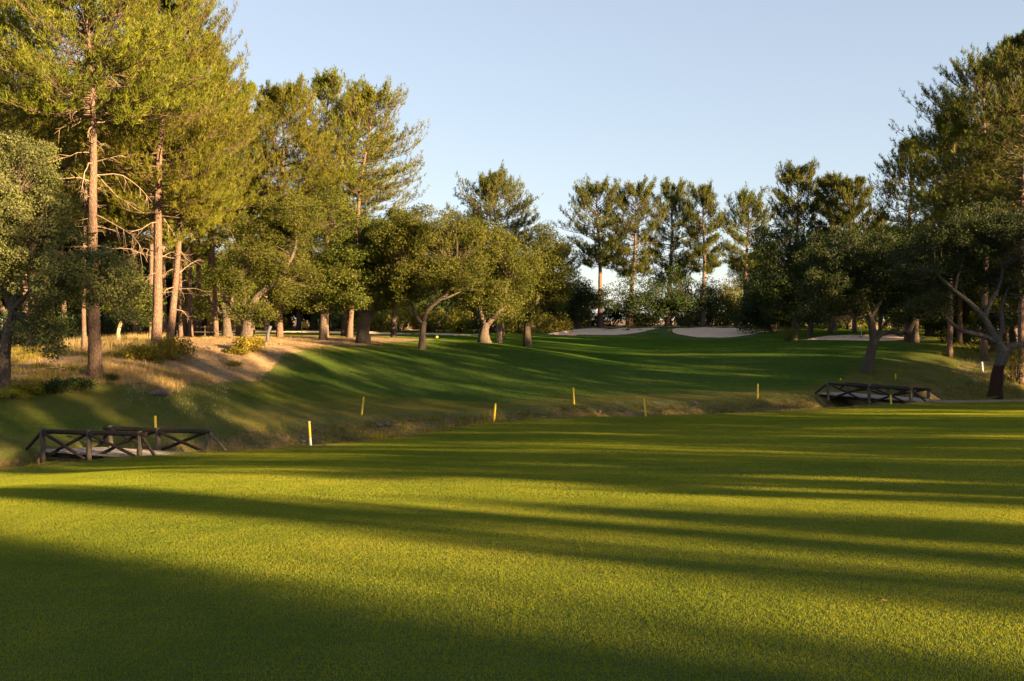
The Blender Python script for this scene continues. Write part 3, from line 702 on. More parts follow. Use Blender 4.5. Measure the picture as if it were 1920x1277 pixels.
O_('o4', 426, 76, [(410, 560, 60, 50, 1), (440, 500, 60, 60, 2)], [(427, 636, 18), (424, 600, 14), (418, 570, 10)], [[(424, 600, 9), (408, 580, 7), (395, 560, 4)], [(424, 595, 10), (436, 560, 7), (440, 520, 4)]],
   'dark-trunked oak standing just behind the forked oak', seed=104, bark='oakbark')
O_('o5', 608, 78, [(600, 415, 72, 58), (545, 410, 50, 45), (570, 520, 58, 52), (650, 500, 48, 50), (600, 560, 50, 30)], [(606, 637, 15), (606, 600, 13), (604, 560, 11)], [[(605, 570, 9), (590, 520, 7), (580, 460, 4)], [(604, 570, 9), (625, 510, 7), (630, 440, 4)]],
   'oak with a straight black trunk, between the forked oak and the broad oak', seed=105)
O_('o5b', 650, 92, [(650, 425, 50, 38), (625, 470, 50, 50), (670, 500, 45, 60)], [(645, 634, 11), (646, 600, 10), (648, 560, 8)], [[(647, 590, 6), (640, 520, 5), (645, 450, 3)]],
   'tall oak crown filling the gap left of the broad oak', seed=119)
O_('o6b', 738, 92, [(745, 425, 48, 36), (715, 445, 50, 45), (760, 490, 48, 60)], [(738, 634, 11), (739, 600, 10), (741, 560, 8)], [[(741, 580, 6), (735, 520, 5), (730, 460, 3)]],
   'tall oak crown behind, between the broad oak and the slender oak', seed=120)
O_('o6', 683, 78, [(690, 460, 62, 55), (645, 500, 52, 48), (735, 490, 52, 60), (690, 540, 62, 42), (640, 560, 30, 30), (745, 560, 36, 30)],
   [(681, 645, 27), (682, 615, 22), (690, 585, 19)], [[(685, 600, 14), (670, 570, 10), (655, 530, 6)], [(690, 595, 14), (705, 570, 11), (715, 520, 7), (720, 470, 4)], [(688, 590, 10), (690, 540, 7), (685, 470, 4)]],
   'broad oak with a short thick trunk, sun on its foot', seed=106)
O_('o7', 791, 76, [(800, 440, 66, 48), (860, 440, 45, 35), (850, 480, 52, 48), (760, 490, 42, 50), (820, 520, 68, 38), (880, 520, 40, 40), (770, 555, 30, 30), (745, 440, 40, 30)],
   [(791, 657, 13), (792, 630, 12), (795, 605, 10)], [[(793, 612, 8), (800, 585, 8), (820, 565, 7), (838, 550, 6), (850, 510, 4)], [(795, 605, 8), (785, 600, 7), (775, 580, 5), (765, 550, 3)], [(820, 565, 5), (850, 553, 4), (875, 540, 3)]],
   'slender oak on the fairway edge, nearest of the middle oaks', seed=107, mat='oak')
O_('o8', 908, 84, [(900, 470, 60, 48), (950, 500, 55, 60), (880, 540, 45, 45), (930, 560, 55, 38), (860, 500, 40, 55)],
   [(908, 643, 24), (908, 622, 17), (912, 605, 15)], [[(910, 612, 11), (902, 590, 9), (896, 560, 7), (890, 510, 4)], [(912, 610, 12), (930, 590, 10), (945, 570, 7), (950, 520, 4)]],
   'oak with a trunk split in a low V, alone on the grass ridge', seed=108)
O_('o9', 1000, 95, [(1010, 470, 52, 42), (1035, 510, 40, 52), (985, 530, 48, 48), (1020, 570, 48, 38), (960, 580, 38, 34)],
   [(988, 630, 14), (990, 600, 11), (1000, 570, 8)], [[(992, 600, 8), (980, 560, 6), (985, 520, 3)], [(996, 590, 8), (1015, 540, 6), (1020, 480, 3)]],
   'rounded oak that ends the left wood on its right side', seed=109)
O_('o9b', 936, 98, [(925, 560, 45, 35), (950, 530, 40, 40)], [(936, 632, 10), (937, 600, 8), (938, 570, 6)], [[(937, 600, 6), (950, 565, 4), (955, 540, 3)]],
   'pale-trunked oak behind the V-shaped trunk', seed=110, bark='paletrunk')
O_('o10', 1085, 149, [(1090, 555, 38, 32), (1070, 575, 30, 28), (1120, 565, 25, 25)], [(1082, 617, 12), (1082, 595, 9), (1088, 575, 7)], [[(1083, 600, 7), (1098, 585, 6), (1110, 575, 4)]],
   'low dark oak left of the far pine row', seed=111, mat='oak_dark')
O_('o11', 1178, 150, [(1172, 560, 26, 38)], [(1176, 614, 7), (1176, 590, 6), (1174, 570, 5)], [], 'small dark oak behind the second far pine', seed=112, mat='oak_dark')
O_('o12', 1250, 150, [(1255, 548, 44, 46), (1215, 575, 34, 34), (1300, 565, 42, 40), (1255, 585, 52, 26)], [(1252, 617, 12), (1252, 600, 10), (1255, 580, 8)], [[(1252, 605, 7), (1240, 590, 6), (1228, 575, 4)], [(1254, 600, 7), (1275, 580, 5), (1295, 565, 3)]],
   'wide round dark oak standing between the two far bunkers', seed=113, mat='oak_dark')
O_('o13', 1328, 155, [(1350, 552, 30, 26), (1366, 570, 22, 24), (1342, 580, 20, 20)], [(1325, 614, 9), (1331, 590, 7), (1334, 570, 6)], [[(1332, 580, 5), (1345, 575, 4), (1358, 565, 3)]],
   'golden-lit oak with a pale crooked trunk beside the fourth far pine', seed=114, mat='oak_pale', bark='paletrunk')
O_('o14', 1488, 99, [(1470, 470, 55, 45), (1440, 530, 42, 50), (1500, 540, 50, 50), (1460, 575, 45, 28), (1520, 480, 40, 40)], [(1488, 638, 13), (1490, 610, 10), (1492, 585, 8)], [[(1490, 600, 7), (1475, 560, 5), (1465, 510, 3)], [(1491, 595, 7), (1510, 555, 5), (1515, 500, 3)]],
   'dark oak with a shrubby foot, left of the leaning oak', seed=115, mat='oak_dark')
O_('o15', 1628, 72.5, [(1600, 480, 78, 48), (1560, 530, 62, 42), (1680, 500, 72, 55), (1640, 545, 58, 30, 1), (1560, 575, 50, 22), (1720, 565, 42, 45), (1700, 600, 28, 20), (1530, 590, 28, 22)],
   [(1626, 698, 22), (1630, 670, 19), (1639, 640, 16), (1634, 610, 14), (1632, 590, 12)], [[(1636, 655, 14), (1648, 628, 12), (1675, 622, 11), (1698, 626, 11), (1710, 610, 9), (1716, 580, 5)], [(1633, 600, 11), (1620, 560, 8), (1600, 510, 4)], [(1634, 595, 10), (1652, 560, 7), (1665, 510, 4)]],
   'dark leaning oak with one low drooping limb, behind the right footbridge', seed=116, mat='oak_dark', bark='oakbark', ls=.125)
O_('o16', 1866, 58.5, [(1800, 450, 75, 48), (1880, 440, 90, 58), (1740, 500, 55, 45, .5), (1830, 520, 80, 30, 1.5), (1940, 520, 60, 60), (1760, 570, 40, 30, .8), (1900, 600, 34, 24, 1.8)],
   [(1866, 750, 25), (1870, 700, 20), (1880, 665, 21), (1874, 645, 17)],
   [[(1878, 655, 17), (1862, 625, 14), (1842, 592, 12), (1815, 565, 9), (1790, 545, 8), (1757, 515, 5)], [(1846, 596, 11), (1858, 565, 9), (1872, 540, 8), (1880, 505, 6), (1868, 480, 4)], [(1880, 660, 18), (1900, 648, 14), (1925, 646, 12), (1960, 640, 9), (1990, 600, 6)],
    [(1868, 640, 13), (1838, 628, 10), (1805, 620, 9), (1778, 600, 6), (1765, 580, 4)], [(1872, 640, 12), (1880, 612, 9), (1878, 580, 7), (1890, 540, 4)], [(1790, 545, 6), (1800, 500, 4), (1815, 460, 3)]],
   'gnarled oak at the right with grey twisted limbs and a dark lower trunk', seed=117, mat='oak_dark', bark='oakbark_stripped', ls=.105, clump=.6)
O_('o17', 1517, 118, [(1515, 585, 36, 26), (1545, 575, 28, 24)], [(1519, 622, 10), (1520, 608, 8), (1522, 600, 7)], [[(1519, 610, 6), (1508, 595, 5), (1504, 580, 3)], [(1521, 606, 6), (1534, 592, 4), (1545, 580, 3)]],
   'small fork-trunked oak behind the right bunkers', seed=118, mat='oak')

# ---- trees that fill the background woods, sharing their shapes
GB = 'background woodland trees'
bgw = [  # px, Y, shape, scale, label
 (395, 150, 'o6', 1.0, 'background oak seen between the two leftmost dark trunks'), (455, 148, 'o12', 1.1, 'background oak directly behind the forked oak trunk'),
 (530, 152, 'o8', 1.15, 'background oak left of the yellow flag'), (590, 150, 'o6', 1.1, 'background oak right of the yellow flag'), (650, 153, 'o12', 1.15, 'background oak behind the bunker lip with the thick trunks before it'),
 (715, 150, 'o8', 1.1, 'background oak above the curved bunker lip'), (775, 154, 'o6', 1.05, 'background oak behind the slender fairway oak'), (835, 151, 'o12', 1.1, 'background oak above the yellow ball marker'),
 (890, 156, 'o6', 1.0, 'background oak left of the V-shaped trunk'), (960, 152, 'o8', 1.0, 'background oak behind the two pale trunks'), (1030, 150, 'o12', .9, 'background oak low behind the rounded oak'),
 (240, 112, 'o6', 1.1, 'background oak deep behind the small pale-trunked oak'), (310, 116, 'o8', 1.15, 'background oak deep behind the slanting pines'), (175, 105, 'o6', 1.15, 'background oak deep behind the tallest pine'), (95, 100, 'o8', 1.2, 'background oak deep behind the pale left oak'),
 (20, 98, 'o6', 1.2, 'background oak deep at the left edge'), (1600, 150, 'o6', .95, 'background oak behind the leaning oak'), (1680, 148, 'o8', 1.0, 'background oak behind the drooping limb'),
 (1760, 140, 'o6', 1.1, 'background oak behind the thin dark pine trunk'), (1830, 120, 'o8', 1.1, 'background oak behind the white stake'), (1900, 105, 'o6', 1.15, 'background oak deep at the right edge'),
 (1865, 92, 'o8', 1.0, 'background oak between gnarled oak and right pines'), (1940, 82, 'o6', 1.0, 'background oak low at the right edge'),
]
rb = random.Random(5)
for px, Y, sh, sc, lb in bgw:
    plant_tree(O[sh], foot(px, Y), lb, GB, rb.uniform(0, 6.28), sc, 'oak_tree', 'oak tree')
bgp = [(350, 135, 'p14', .9, 'background pine left of the forked oak'), (500, 140, 'p15', 1.0, 'background pine behind the bushy pine stem'), (560, 150, 'p18', .9, 'background pine right over the flag'), (740, 150, 'p16', .8, 'background pine behind the broad oak'),
       (880, 152, 'p18', .75, 'background pine between the middle oaks'), (1050, 160, 'p15', .62, 'background pine low at the end of the left wood'), (120, 90, 'p8', 1.0, 'background pine behind the tallest pine'), (215, 95, 'p8', 1.0, 'background pine between the tallest and the leaning pine'), (1800, 110, 'p22', .9, 'background pine behind the big right pine'), (1800, 92, 'p24', .88, 'dark pine filling in behind the thin dark pine trunk'), (1885, 90, 'p24', 1.08, 'dark pine between the big right pine and the tallest right pine'), (1950, 96, 'p2', 1.15, 'dark pine behind the tallest right pine'), (1650, 120, 'p22', .7, 'background pine behind the dark pointed pine')]
for px, Y, sh, sc, lb in bgp:
    plant_tree(PIN[sh], foot(px, Y), lb, GB, rb.uniform(0, 6.28), sc)

rb2 = random.Random(11)
for i in range(48):      # dark back of the woods, hidden behind nearer trunks
    px = -60+i*22.5+rb2.uniform(-8, 8); Y = (rb2.uniform(98, 125) if px < 390 else rb2.uniform(150, 178))
    plant_tree(O[rb2.choice(['o6', 'o12', 'o8', 'o14'])], foot(px, Y), 'shadowed oak in the dark back of the left wood, half hidden by nearer trunks', 'back of the left wood', rb2.uniform(0, 6.28), rb2.uniform(1.0, 1.35)*(.8 if px < 390 else .9), 'oak_tree', 'oak tree')
for i in range(22):
    px = -90+i*23+rb2.uniform(-8, 8); Y = rb2.uniform(80, 108)
    plant_tree(PIN[rb2.choice(['p6', 'p8', 'p9b', 'p3b'])], foot(px, Y), 'shadowed pine deep in the left wood behind the tall pines', 'deep pines of the left wood', rb2.uniform(0, 6.28), rb2.uniform(.9, 1.15))
for i in range(16):
    px = 1420+i*36+rb2.uniform(-10, 10); Y = rb2.uniform(128, 165)*(1 if px < 1700 else .72)
    plant_tree(O[rb2.choice(['o6', 'o12', 'o8', 'o14'])], foot(px, Y), 'shadowed oak in the dark back of the right wood, half hidden by nearer trunks', 'back of the right wood', rb2.uniform(0, 6.28), rb2.uniform(.8, 1.05), 'oak_tree', 'oak tree')
# ---- the wood to the right of and behind the viewpoint, whose shade lies over the lawn
SH = [  # s (across the light), l (towards the sun), shape, scale
 (3.1, 50, 'p3b', 1.0), (3.3, 42, 'p3b', 1.0), (3.2, 57, 'p3b', 1.05), (3.0, 74, 'p3b', 1.15), (1.2, 66, 'p8', 1.0), (-1, 52, 'p2', 1.0), (3.0, 64, 'p3b', 1.15), (2.0, 56, 'p24', 1.0), (1.5, 74, 'p2', 1.0), (.9, 86, 'p6', 1.0), (1.1, 46, 'p3', 1.0), (-1.5, 62, 'p6', 1.0), (-3, 50, 'p8', 1.0), (-3, 78, 'p1', 1.0), (-6, 56, 'p2', 1.0),
 (-6, 70, 'p6', 1.0), (-9, 52, 'p1', 1.0), (-10, 66, 'p2', 1.0), (-7, 86, 'p24', 1.0), (-13, 60, 'p2', 1.0), (-16, 76, 'p6', 1.0),
 (10.4, 56, 'p20', .74), (12.9, 64, 'p20', .7), (18.0, 36, 'p17', .75), (22.0, 42, 'p17', .95),
 (27, 56, 'p8', .95), (26, 44, 'p24', 1.0), (31.8, 42, 'p3b', 1.0), (34, 44, 'p3', 1.1), (37, 38, 'p3b', 1.0), (39, 48, 'p6', .88), (42.5, 42, 'p8', .95), (46, 52, 'p2', .8), (48, 36, 'p6', .9),
 (53, 46, 'p23', .9), (57.5, 38, 'p24', .9), (60, 54, 'p3b', 1.0), (77, 50, 'p3b', 1.1), (89, 50, 'p3', 1.1), (62.5, 44, 'p2', .9), (68, 36, 'p6', .9), (74, 40, 'p8', 1.0), (80, 30, 'p23', .9), (86, 38, 'p24', .95), (92, 28, 'p2', .95), (99, 34, 'p6', 1.0), (106, 26, 'p2', 1.0),
 (114, 34, 'p24', 1.0), (122, 26, 'p23', .95), (131, 30, 'p6', 1.0)]
SO = [(64, 18, 'o6', 1.0), (75, 17, 'o15', 1.0), (28, 46, 'o6', 1.0), (42, 34, 'o15', 1.0), (56, 40, 'o8', 1.1), (69, 22, 'o15', .9), (79, 16, 'o6', 1.0), (90, 22, 'o6', 1.2), (108, 20, 'o15', 1.2)]
for s, l, sh, sc in SO:
    x = .574*s+.819*l; y = .819*s-.574*l
    plant_tree(O[sh], (x, y, ground_at(x, y)-.1), 'cork oak outside the picture to the right, shading the fairway', 'shade-casting oaks right of the view', rb.uniform(0, 6.28), sc, 'oak_tree', 'oak tree')
for s, l, sh, sc in SH:
    x = .574*s+.819*l; y = .819*s-.574*l
    plant_tree(PIN[sh], (x, y, ground_at(x, y)-.1), 'tall pine outside the picture to the right, its shade falling on the lawn', 'shade-casting pines right of the view', rb.uniform(0, 6.28), sc)

# ------------------------------------------------------------------ shrubs and bushes
def shrub_mesh(seed, w_, h, mat, ls, n=26, dens=90, up=True):
    r = np.random.default_rng(seed)
    m = n; th = r.random(m)*6.28; rr = np.sqrt(r.random(m))*w_*.8
    C = np.column_stack([rr*np.cos(th), rr*np.sin(th), h*(.2+.6*r.random(m))*(1-.5*(rr/w_)**2)])
    RC = w_*(.22+.2*r.random(m))
    Vl, Fl, rn = leafcloud(r, C, RC, dens, ls, .8, .3)
    Vl[:, 2] = np.maximum(Vl[:, 2], -.05)
    base = np.zeros((m, 3)); base[:, :2] = C[:, :2]*.15
    s = np.linspace(0, 1, 4)[None, :, None]; PP = base[:, None]*(1-s)+C[:, None]*s
    st = tubes(PP, np.broadcast_to(np.linspace(.02, .006, 4), (m, 4)), 3, False)
    return npmesh('foliage', Vl, [Fl], M[mat], False, {'rnd': rn}), npmesh('stems', *st, M['oakbark'], True)
SM = {}
def shrub(px, Y, w_, h, mat, label, group, seed=None, name='bush', cat='bush', ls=None):
    key = (mat, seed or 0, round(Y/40))
    if key not in SM: SM[key] = shrub_mesh(900+(seed or 0)*7+int(Y), 1, 1, mat, (ls or max(.05, .0018*Y))/max(w_, h), 26, 110)
    f_, s_ = SM[key]
    e_ = empty(name, foot(px, Y, .03), rb.uniform(0, 6.28)); e_.scale = (w_, w_, h)
    tag(e_, label, cat, group); link('foliage', f_, e_); link('stems', s_, e_)
    return e_
GS = 'bushes along the back of the far bunkers'
for i, (px, Y, w_, h, mt, lb) in enumerate([
 (1062, 152, 3.2, 3.0, 'bush', 'low green bush at the left end of the left far bunker'), (1100, 158, 3.0, 4.0, 'bush', 'bush just left of the leftmost far pine trunk'),
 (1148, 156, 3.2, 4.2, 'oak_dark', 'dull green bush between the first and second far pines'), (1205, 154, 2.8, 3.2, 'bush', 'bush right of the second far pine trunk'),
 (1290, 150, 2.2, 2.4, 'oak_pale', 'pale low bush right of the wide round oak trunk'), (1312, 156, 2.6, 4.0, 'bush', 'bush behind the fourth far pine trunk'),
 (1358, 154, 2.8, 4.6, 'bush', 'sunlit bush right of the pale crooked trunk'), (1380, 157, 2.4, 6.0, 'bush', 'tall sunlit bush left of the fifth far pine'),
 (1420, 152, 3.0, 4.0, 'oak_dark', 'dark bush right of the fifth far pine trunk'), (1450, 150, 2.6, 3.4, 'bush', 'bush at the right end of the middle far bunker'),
 (1478, 146, 3.0, 4.0, 'oak_pale', 'pale bush left of the shrub-footed oak'), (1535, 146, 3.0, 3.6, 'bush', 'bush behind the fork-trunked oak'),
 (1580, 140, 3.0, 3.4, 'bush', 'bush left of the leaning oak behind its bunker'), (1650, 142, 3.0, 3.2, 'bush', 'bush above the drooping limb'),
 (1700, 138, 3.0, 3.6, 'oak_pale', 'pale bush right of the drooping limb'), (1745, 130, 3.0, 3.2, 'bush', 'bush left of the thin dark pine trunk')]):
    shrub(px, Y, w_, h, mt, lb, GS, i % 3+1)
GW = 'bushes in the back of the left wood'
for i, (px, Y, w_, h, mt, lb) in enumerate([
 (400, 140, 3.0, 3.6, 'bush', 'bush at the back between the first dark trunks'), (505, 146, 3.2, 4.0, 'bush', 'bush at the back left of the flag'), (620, 144, 3.2, 4.5, 'oak_dark', 'dark bush at the back right of the flag'),
 (700, 142, 3.0, 4.0, 'bush', 'bush above the curved bunker lip'), (745, 140, 3.0, 4.8, 'bush', 'sunlit bush behind the slender oak, left side'), (800, 142, 3.4, 4.2, 'bush', 'sunlit bush behind the slender oak, right side'),
 (858, 140, 3.0, 4.6, 'bush', 'bush right of the yellow ball marker'), (920, 138, 3.0, 3.6, 'oak_dark', 'dark bush behind the V-shaped trunk'), (980, 136, 3.0, 4.0, 'bush', 'bush behind the rounded oak'), (1035, 140, 3.0, 3.6, 'bush', 'bush at the right end of the left wood'),
 (250, 84, 2.6, 2.8, 'oak_dark', 'dark bush behind the small pale-trunked oak'), (200, 80, 2.4, 2.6, 'oak_dark', 'dark bush right of the tallest pine'), (130, 78, 2.6, 3.2, 'oak_dark', 'dark bush left of the tallest pine'), (60, 74, 2.6, 3.4, 'oak_dark', 'dark bush under the pale left oak'),
 (350, 92, 2.6, 2.4, 'oak_dark', 'dark bush behind the thin pair of pines'), (1860, 84, 2.4, 3.6, 'oak_dark', 'dark bush behind the gnarled oak'), (1905, 74, 2.2, 3.2, 'bush', 'bush right of the gnarled oak'), (1800, 96, 2.6, 3.0, 'oak_dark', 'dark bush right of the thin dark pine trunk')]):
    shrub(px, Y, w_, h, mt, lb, GW, i % 3+1)
GD = 'small bushes on the dry bank'
for i, (px, Y, w_, h, mt, lb) in enumerate([
 (275, 54, 1.1, 1.1, 'weed', 'yellow-green bush at the left foot of the leaning pinkish pine'), (322, 55, 1.2, 1.5, 'weed', 'taller yellow bush right of the leaning pinkish pine'),
 (470, 61, 1.1, 1.1, 'weed', 'low yellow bush before the forked oak'), (445, 60, .7, .45, 'weed', 'smallest yellow bush left of the forked oak foot'),
 (150, 45.3, .9, .75, 'oak_dark', 'dark heather bush left of the tallest pine foot'), (110, 44.5, 1.0, .7, 'oak_dark', 'dark heather bush below the drooping oak bough'), (55, 44, 1.0, .6, 'weed', 'green bush low under the pale left oak'),
 (20, 42.5, .9, .5, 'weed', 'green bush at the left edge above the lawn'), (205, 47, .5, .45, 'oak_dark', 'dark tuft right of the tallest pine foot'), (440, 57, .5, .35, 'weed', 'weed tuft on the sunny dry slope'),
 (1475, 97, 1.3, 1.7, 'bush', 'shrub hugging the foot of the dark oak'), (1868, 64.5, .9, .9, 'bush', 'bush on the bank behind the gnarled oak')]):
    shrub(px, Y, w_, h, mt, lb, GD, i % 3+1)

# ------------------------------------------------------------------ long grass, weeds, straw (uncountable)
def blades(name, pts, h, w_, mat, label, seed, per=14, rad=.12, tilt=.5):
    r = np.random.default_rng(seed); n = len(pts)
    P = np.repeat(pts, per, 0)+np.column_stack([r.normal(0, rad, (n*per, 2)), np.zeros(n*per)])
    hh = np.repeat(h*(.5+.8*r.random(n)), per)*(.5+.6*r.random(n*per))
    az = r.random(n*per)*6.28; ti = np.abs(r.normal(0, tilt, n*per))
    d = np.stack([np.cos(az)*np.sin(ti), np.sin(az)*np.sin(ti), np.cos(ti)], -1)
    wz = r.random(n*per)*6.28; W = np.stack([np.cos(wz), np.sin(wz), 0*wz], -1)*w_/2
    Vv = np.stack([P-W-[0, 0, .03], P+W-[0, 0, .03], P+d*hh[:, None]], 1).reshape(-1, 3)
    rn = np.repeat(np.repeat(r.random(n)*.5, per)+r.random(n*per)*.5, 3)
    me = npmesh(name, Vv, [np.arange(n*per*3).reshape(-1, 3)], M[mat], False, {'rnd': rn})
    return tag(link(name, me), label, 'grass', kind='stuff')
rg = np.random.default_rng(44)
def region(n, px0, px1, Y0, Y1, cond):
    px = px0+(px1-px0)*rg.random(n*3); Y = np.sqrt(Y0**2+(Y1**2-Y0**2)*rg.random(n*3)); x = atx(px, Y)
    k = cond(x, Y); x, Y = x[k][:n], Y[k][:n]
    return np.column_stack([x, Y, H(x, Y)])
dryc = lambda x, y: (dry_mask(x, y) > .35)
p = region(9000, -60, 720, 42, 80, lambda x, y: dryc(x, y) & (vnoise(x, y, .5) > -.35)); blades('dry_grass', p, .16, .02, 'straw', 'short straw coloured grass on the dry bank', 1, 7, .12)
p = region(700, 180, 400, 44, 52, lambda x, y: dryc(x, y)); blades('dry_grass', p, .34, .018, 'straw', 'tall russet dry grass right of the tallest pine foot', 2, 10, .10, .25)
p = region(1500, 120, 320, 56, 74, lambda x, y: dryc(x, y)); blades('dry_grass', p, .5, .02, 'straw', 'tall yellow grass behind the small pale-trunked oak', 3, 9, .12, .25)
p = region(1100, -40, 330, 43, 70, lambda x, y: dryc(x, y) & (vnoise(x+4, y, .8) > .1)); blades('weeds', p, .34, .03, 'weed', 'green weeds on the dry bank', 4, 9, .12, .4)
dit = lambda x, y: (ditch_t(x, y) > .25) & (ditch_t(x, y) < 1.0)
p = region(9500, 0, 1960, 33, 75, lambda x, y: dit(x, y) & (vnoise(x, y, 1.1) > -.6)); blades('weeds', p, .15, .024, 'weed', 'rough grass and weeds on the far bank of the ditch', 5, 8, .14, .6)
p = region(900, 600, 1560, 44, 62, lambda x, y: (np.abs(ditch_t(x, y)-.8) < .14) & (vnoise(x, y, 1.7) > 0)); blades('weeds', p, .32, .035, 'bush', 'darker tussocks on the ditch bank', 6, 10, .12, .5)
p = region(700, 700, 1000, 38, 52, lambda x, y: np.abs(ditch_t(x, y)-.12) < .1); blades('reeds', p, .45, .03, 'weed', 'reeds growing up from the ditch behind the near lawn edge', 7, 6, .1, .2)
p = region(1300, 1750, 1960, 64, 92, lambda x, y: rg.random(len(x)) < ss(1750, 1900, x/y*F0+960)*.9+.1*(vnoise(x, y, 1.1) > .2)); blades('tall_grass', p, .5, .028, 'bush', 'tall yellow-green grass right of the gnarled oak', 8, 9, .14, .25)
p = region(900, 1440, 1940, 51, 60, lambda x, y: np.abs(ditch_t(x, y)-.03) < .1); blades('dry_grass', p, .12, .02, 'straw', 'short dry grass on the lip by the right footbridge', 9, 7, .1)
p = region(700, 230, 430, 44.5, 51, lambda x, y: x > -99); blades('small_flowers', p, .10, .014, 'white', 'small white flower heads at the edge of the dry bank', 10, 1, .05, .3)
p = region(1800, 0, 620, 30, 46, lambda x, y: np.abs(ditch_t(x, y)-.0) < .1); blades('rough_grass', p, .09, .018, 'weed', 'uncut grass fringe on the near ditch lip', 11, 7, .1)

# ------------------------------------------------------------------ stones
import bmesh
def stone(loc, size, label, seed, group='stones of the ditch bank', flat=.6):
    bm = bmesh.new(); bmesh.ops.create_icosphere(bm, subdivisions=3, radius=1)
    r = np.random.default_rng(seed); k = r.normal(size=(5, 3)); ph = r.random(5)*6
    for v in bm.verts:
        d = sum(math.sin(float(np.dot(k[i], v.co)*2.2)+ph[i]) for i in range(5))*.07
        v.co *= 1+d
        v.co.x *= size*1.25; v.co.y *= size*.8; v.co.z *= size*flat
    me = bpy.data.meshes.new('rock'); bm.to_mesh(me); bm.free(); me.materials.append(M['rock'])
    for p_ in me.polygons: p_.use_smooth = True
    o = link('rock', me); o.location = loc; o.rotation_euler = (0, 0, rb.uniform(0, 3)); tag(o, label, 'rock', group)
def ray_ground(px, py, y0=30, y1=150):
    Y = np.linspace(y0, y1, 900); d = at(px, py, 1.0)
    z = H(d[0]*Y, Y); i = np.argmax(z > d[2]*Y)
    return np.array([d[0]*Y[i], Y[i], z[i]])
for i, (px, py, s, lb) in enumerate([(300, 741, .42, 'dark flat rock alone on the grass below the dry bank'), (345*1, 0, 0, None)][:1]):
    o = ray_ground(px, py); stone(o+[0, 0, .05], s, lb, 5, 'lone rock on the lawn', .45)
for i, (px, py, s, lb) in enumerate([(534, 822, .30, 'reddish stone on the sunlit left bank of the ditch'), (566, 820, .22, 'pink stone left of the white-footed stake'), (569, 831, .2, 'brown stone at the foot of the white-footed stake'),
    (710, 797, .26, 'grey stone in the ditch bank below the leaning far stake'), (727, 799, .22, 'reddish stone beside the grey one on the ditch bank'), (762, 785, .18, 'small grey stone high on the ditch bank'), (1123, 774, .22, 'pale stone between the middle stakes'), (1172, 775, .22, 'pale stone left of the left-leaning stake'),
    (1302, 759, .32, 'largest grey stone on the ditch bank, right of the left-leaning stake'), (1420, 760, .2, 'grey stone below the rightmost far stake'), (842, 782, .15, 'small stone on the shaded ditch bank'), (465, 812, .16, 'small stone by the right end of the left footbridge'), (470, 655, .3, 'pale stone in the yellow bush before the forked oak')]):
    o = ray_ground(px, py); stone(o+[0, 0, .0], s*.75, lb, 20+i)

# fallen branches on the dry bank
rf = np.random.default_rng(77)
for i, (px, Y, lb) in enumerate([(235, 52, 'fallen bare branch on the dry bank right of the tallest pine'), (395, 60, 'fallen bare branch on the sunny slope right of the slanting pine'), (350, 52, 'fallen bare branch below the yellow bushes'),
                                 (120, 49, 'fallen bare branch on the dry bank left of the tallest pine'), (600, 74, 'fallen bare branch in the needle litter between the forked oak and the broad oak'), (520, 66, 'fallen bare branch in front of the grey tube post')]):
    b = foot(px, Y, 0); root = empty('fallen_branch', b, rf.random()*6); tag(root, lb, 'branch', 'fallen branches on the dry bank')
    L_ = 1.1+rf.random(); xs_ = np.linspace(0, L_, 7)
    p = np.column_stack([xs_, np.cumsum(rf.normal(0, .07, 7)), .05+.10*np.sin(xs_*2)**2]); parts = [tubes(p, np.linspace(.035, .01, 7), 6)]
    for j in range(5):
        k_ = 1+j; d = np.array([.35, rf.choice([-1, 1])*.35, .12*rf.random()]); parts.append(tubes(np.array([p[k_], p[k_]+d*.5, p[k_]+d*(.8+.3*rf.random())]), np.array([.014, .009, .005]), 4))
    link('stem', npmesh('stem', *join(parts), M['limb'], True), root)
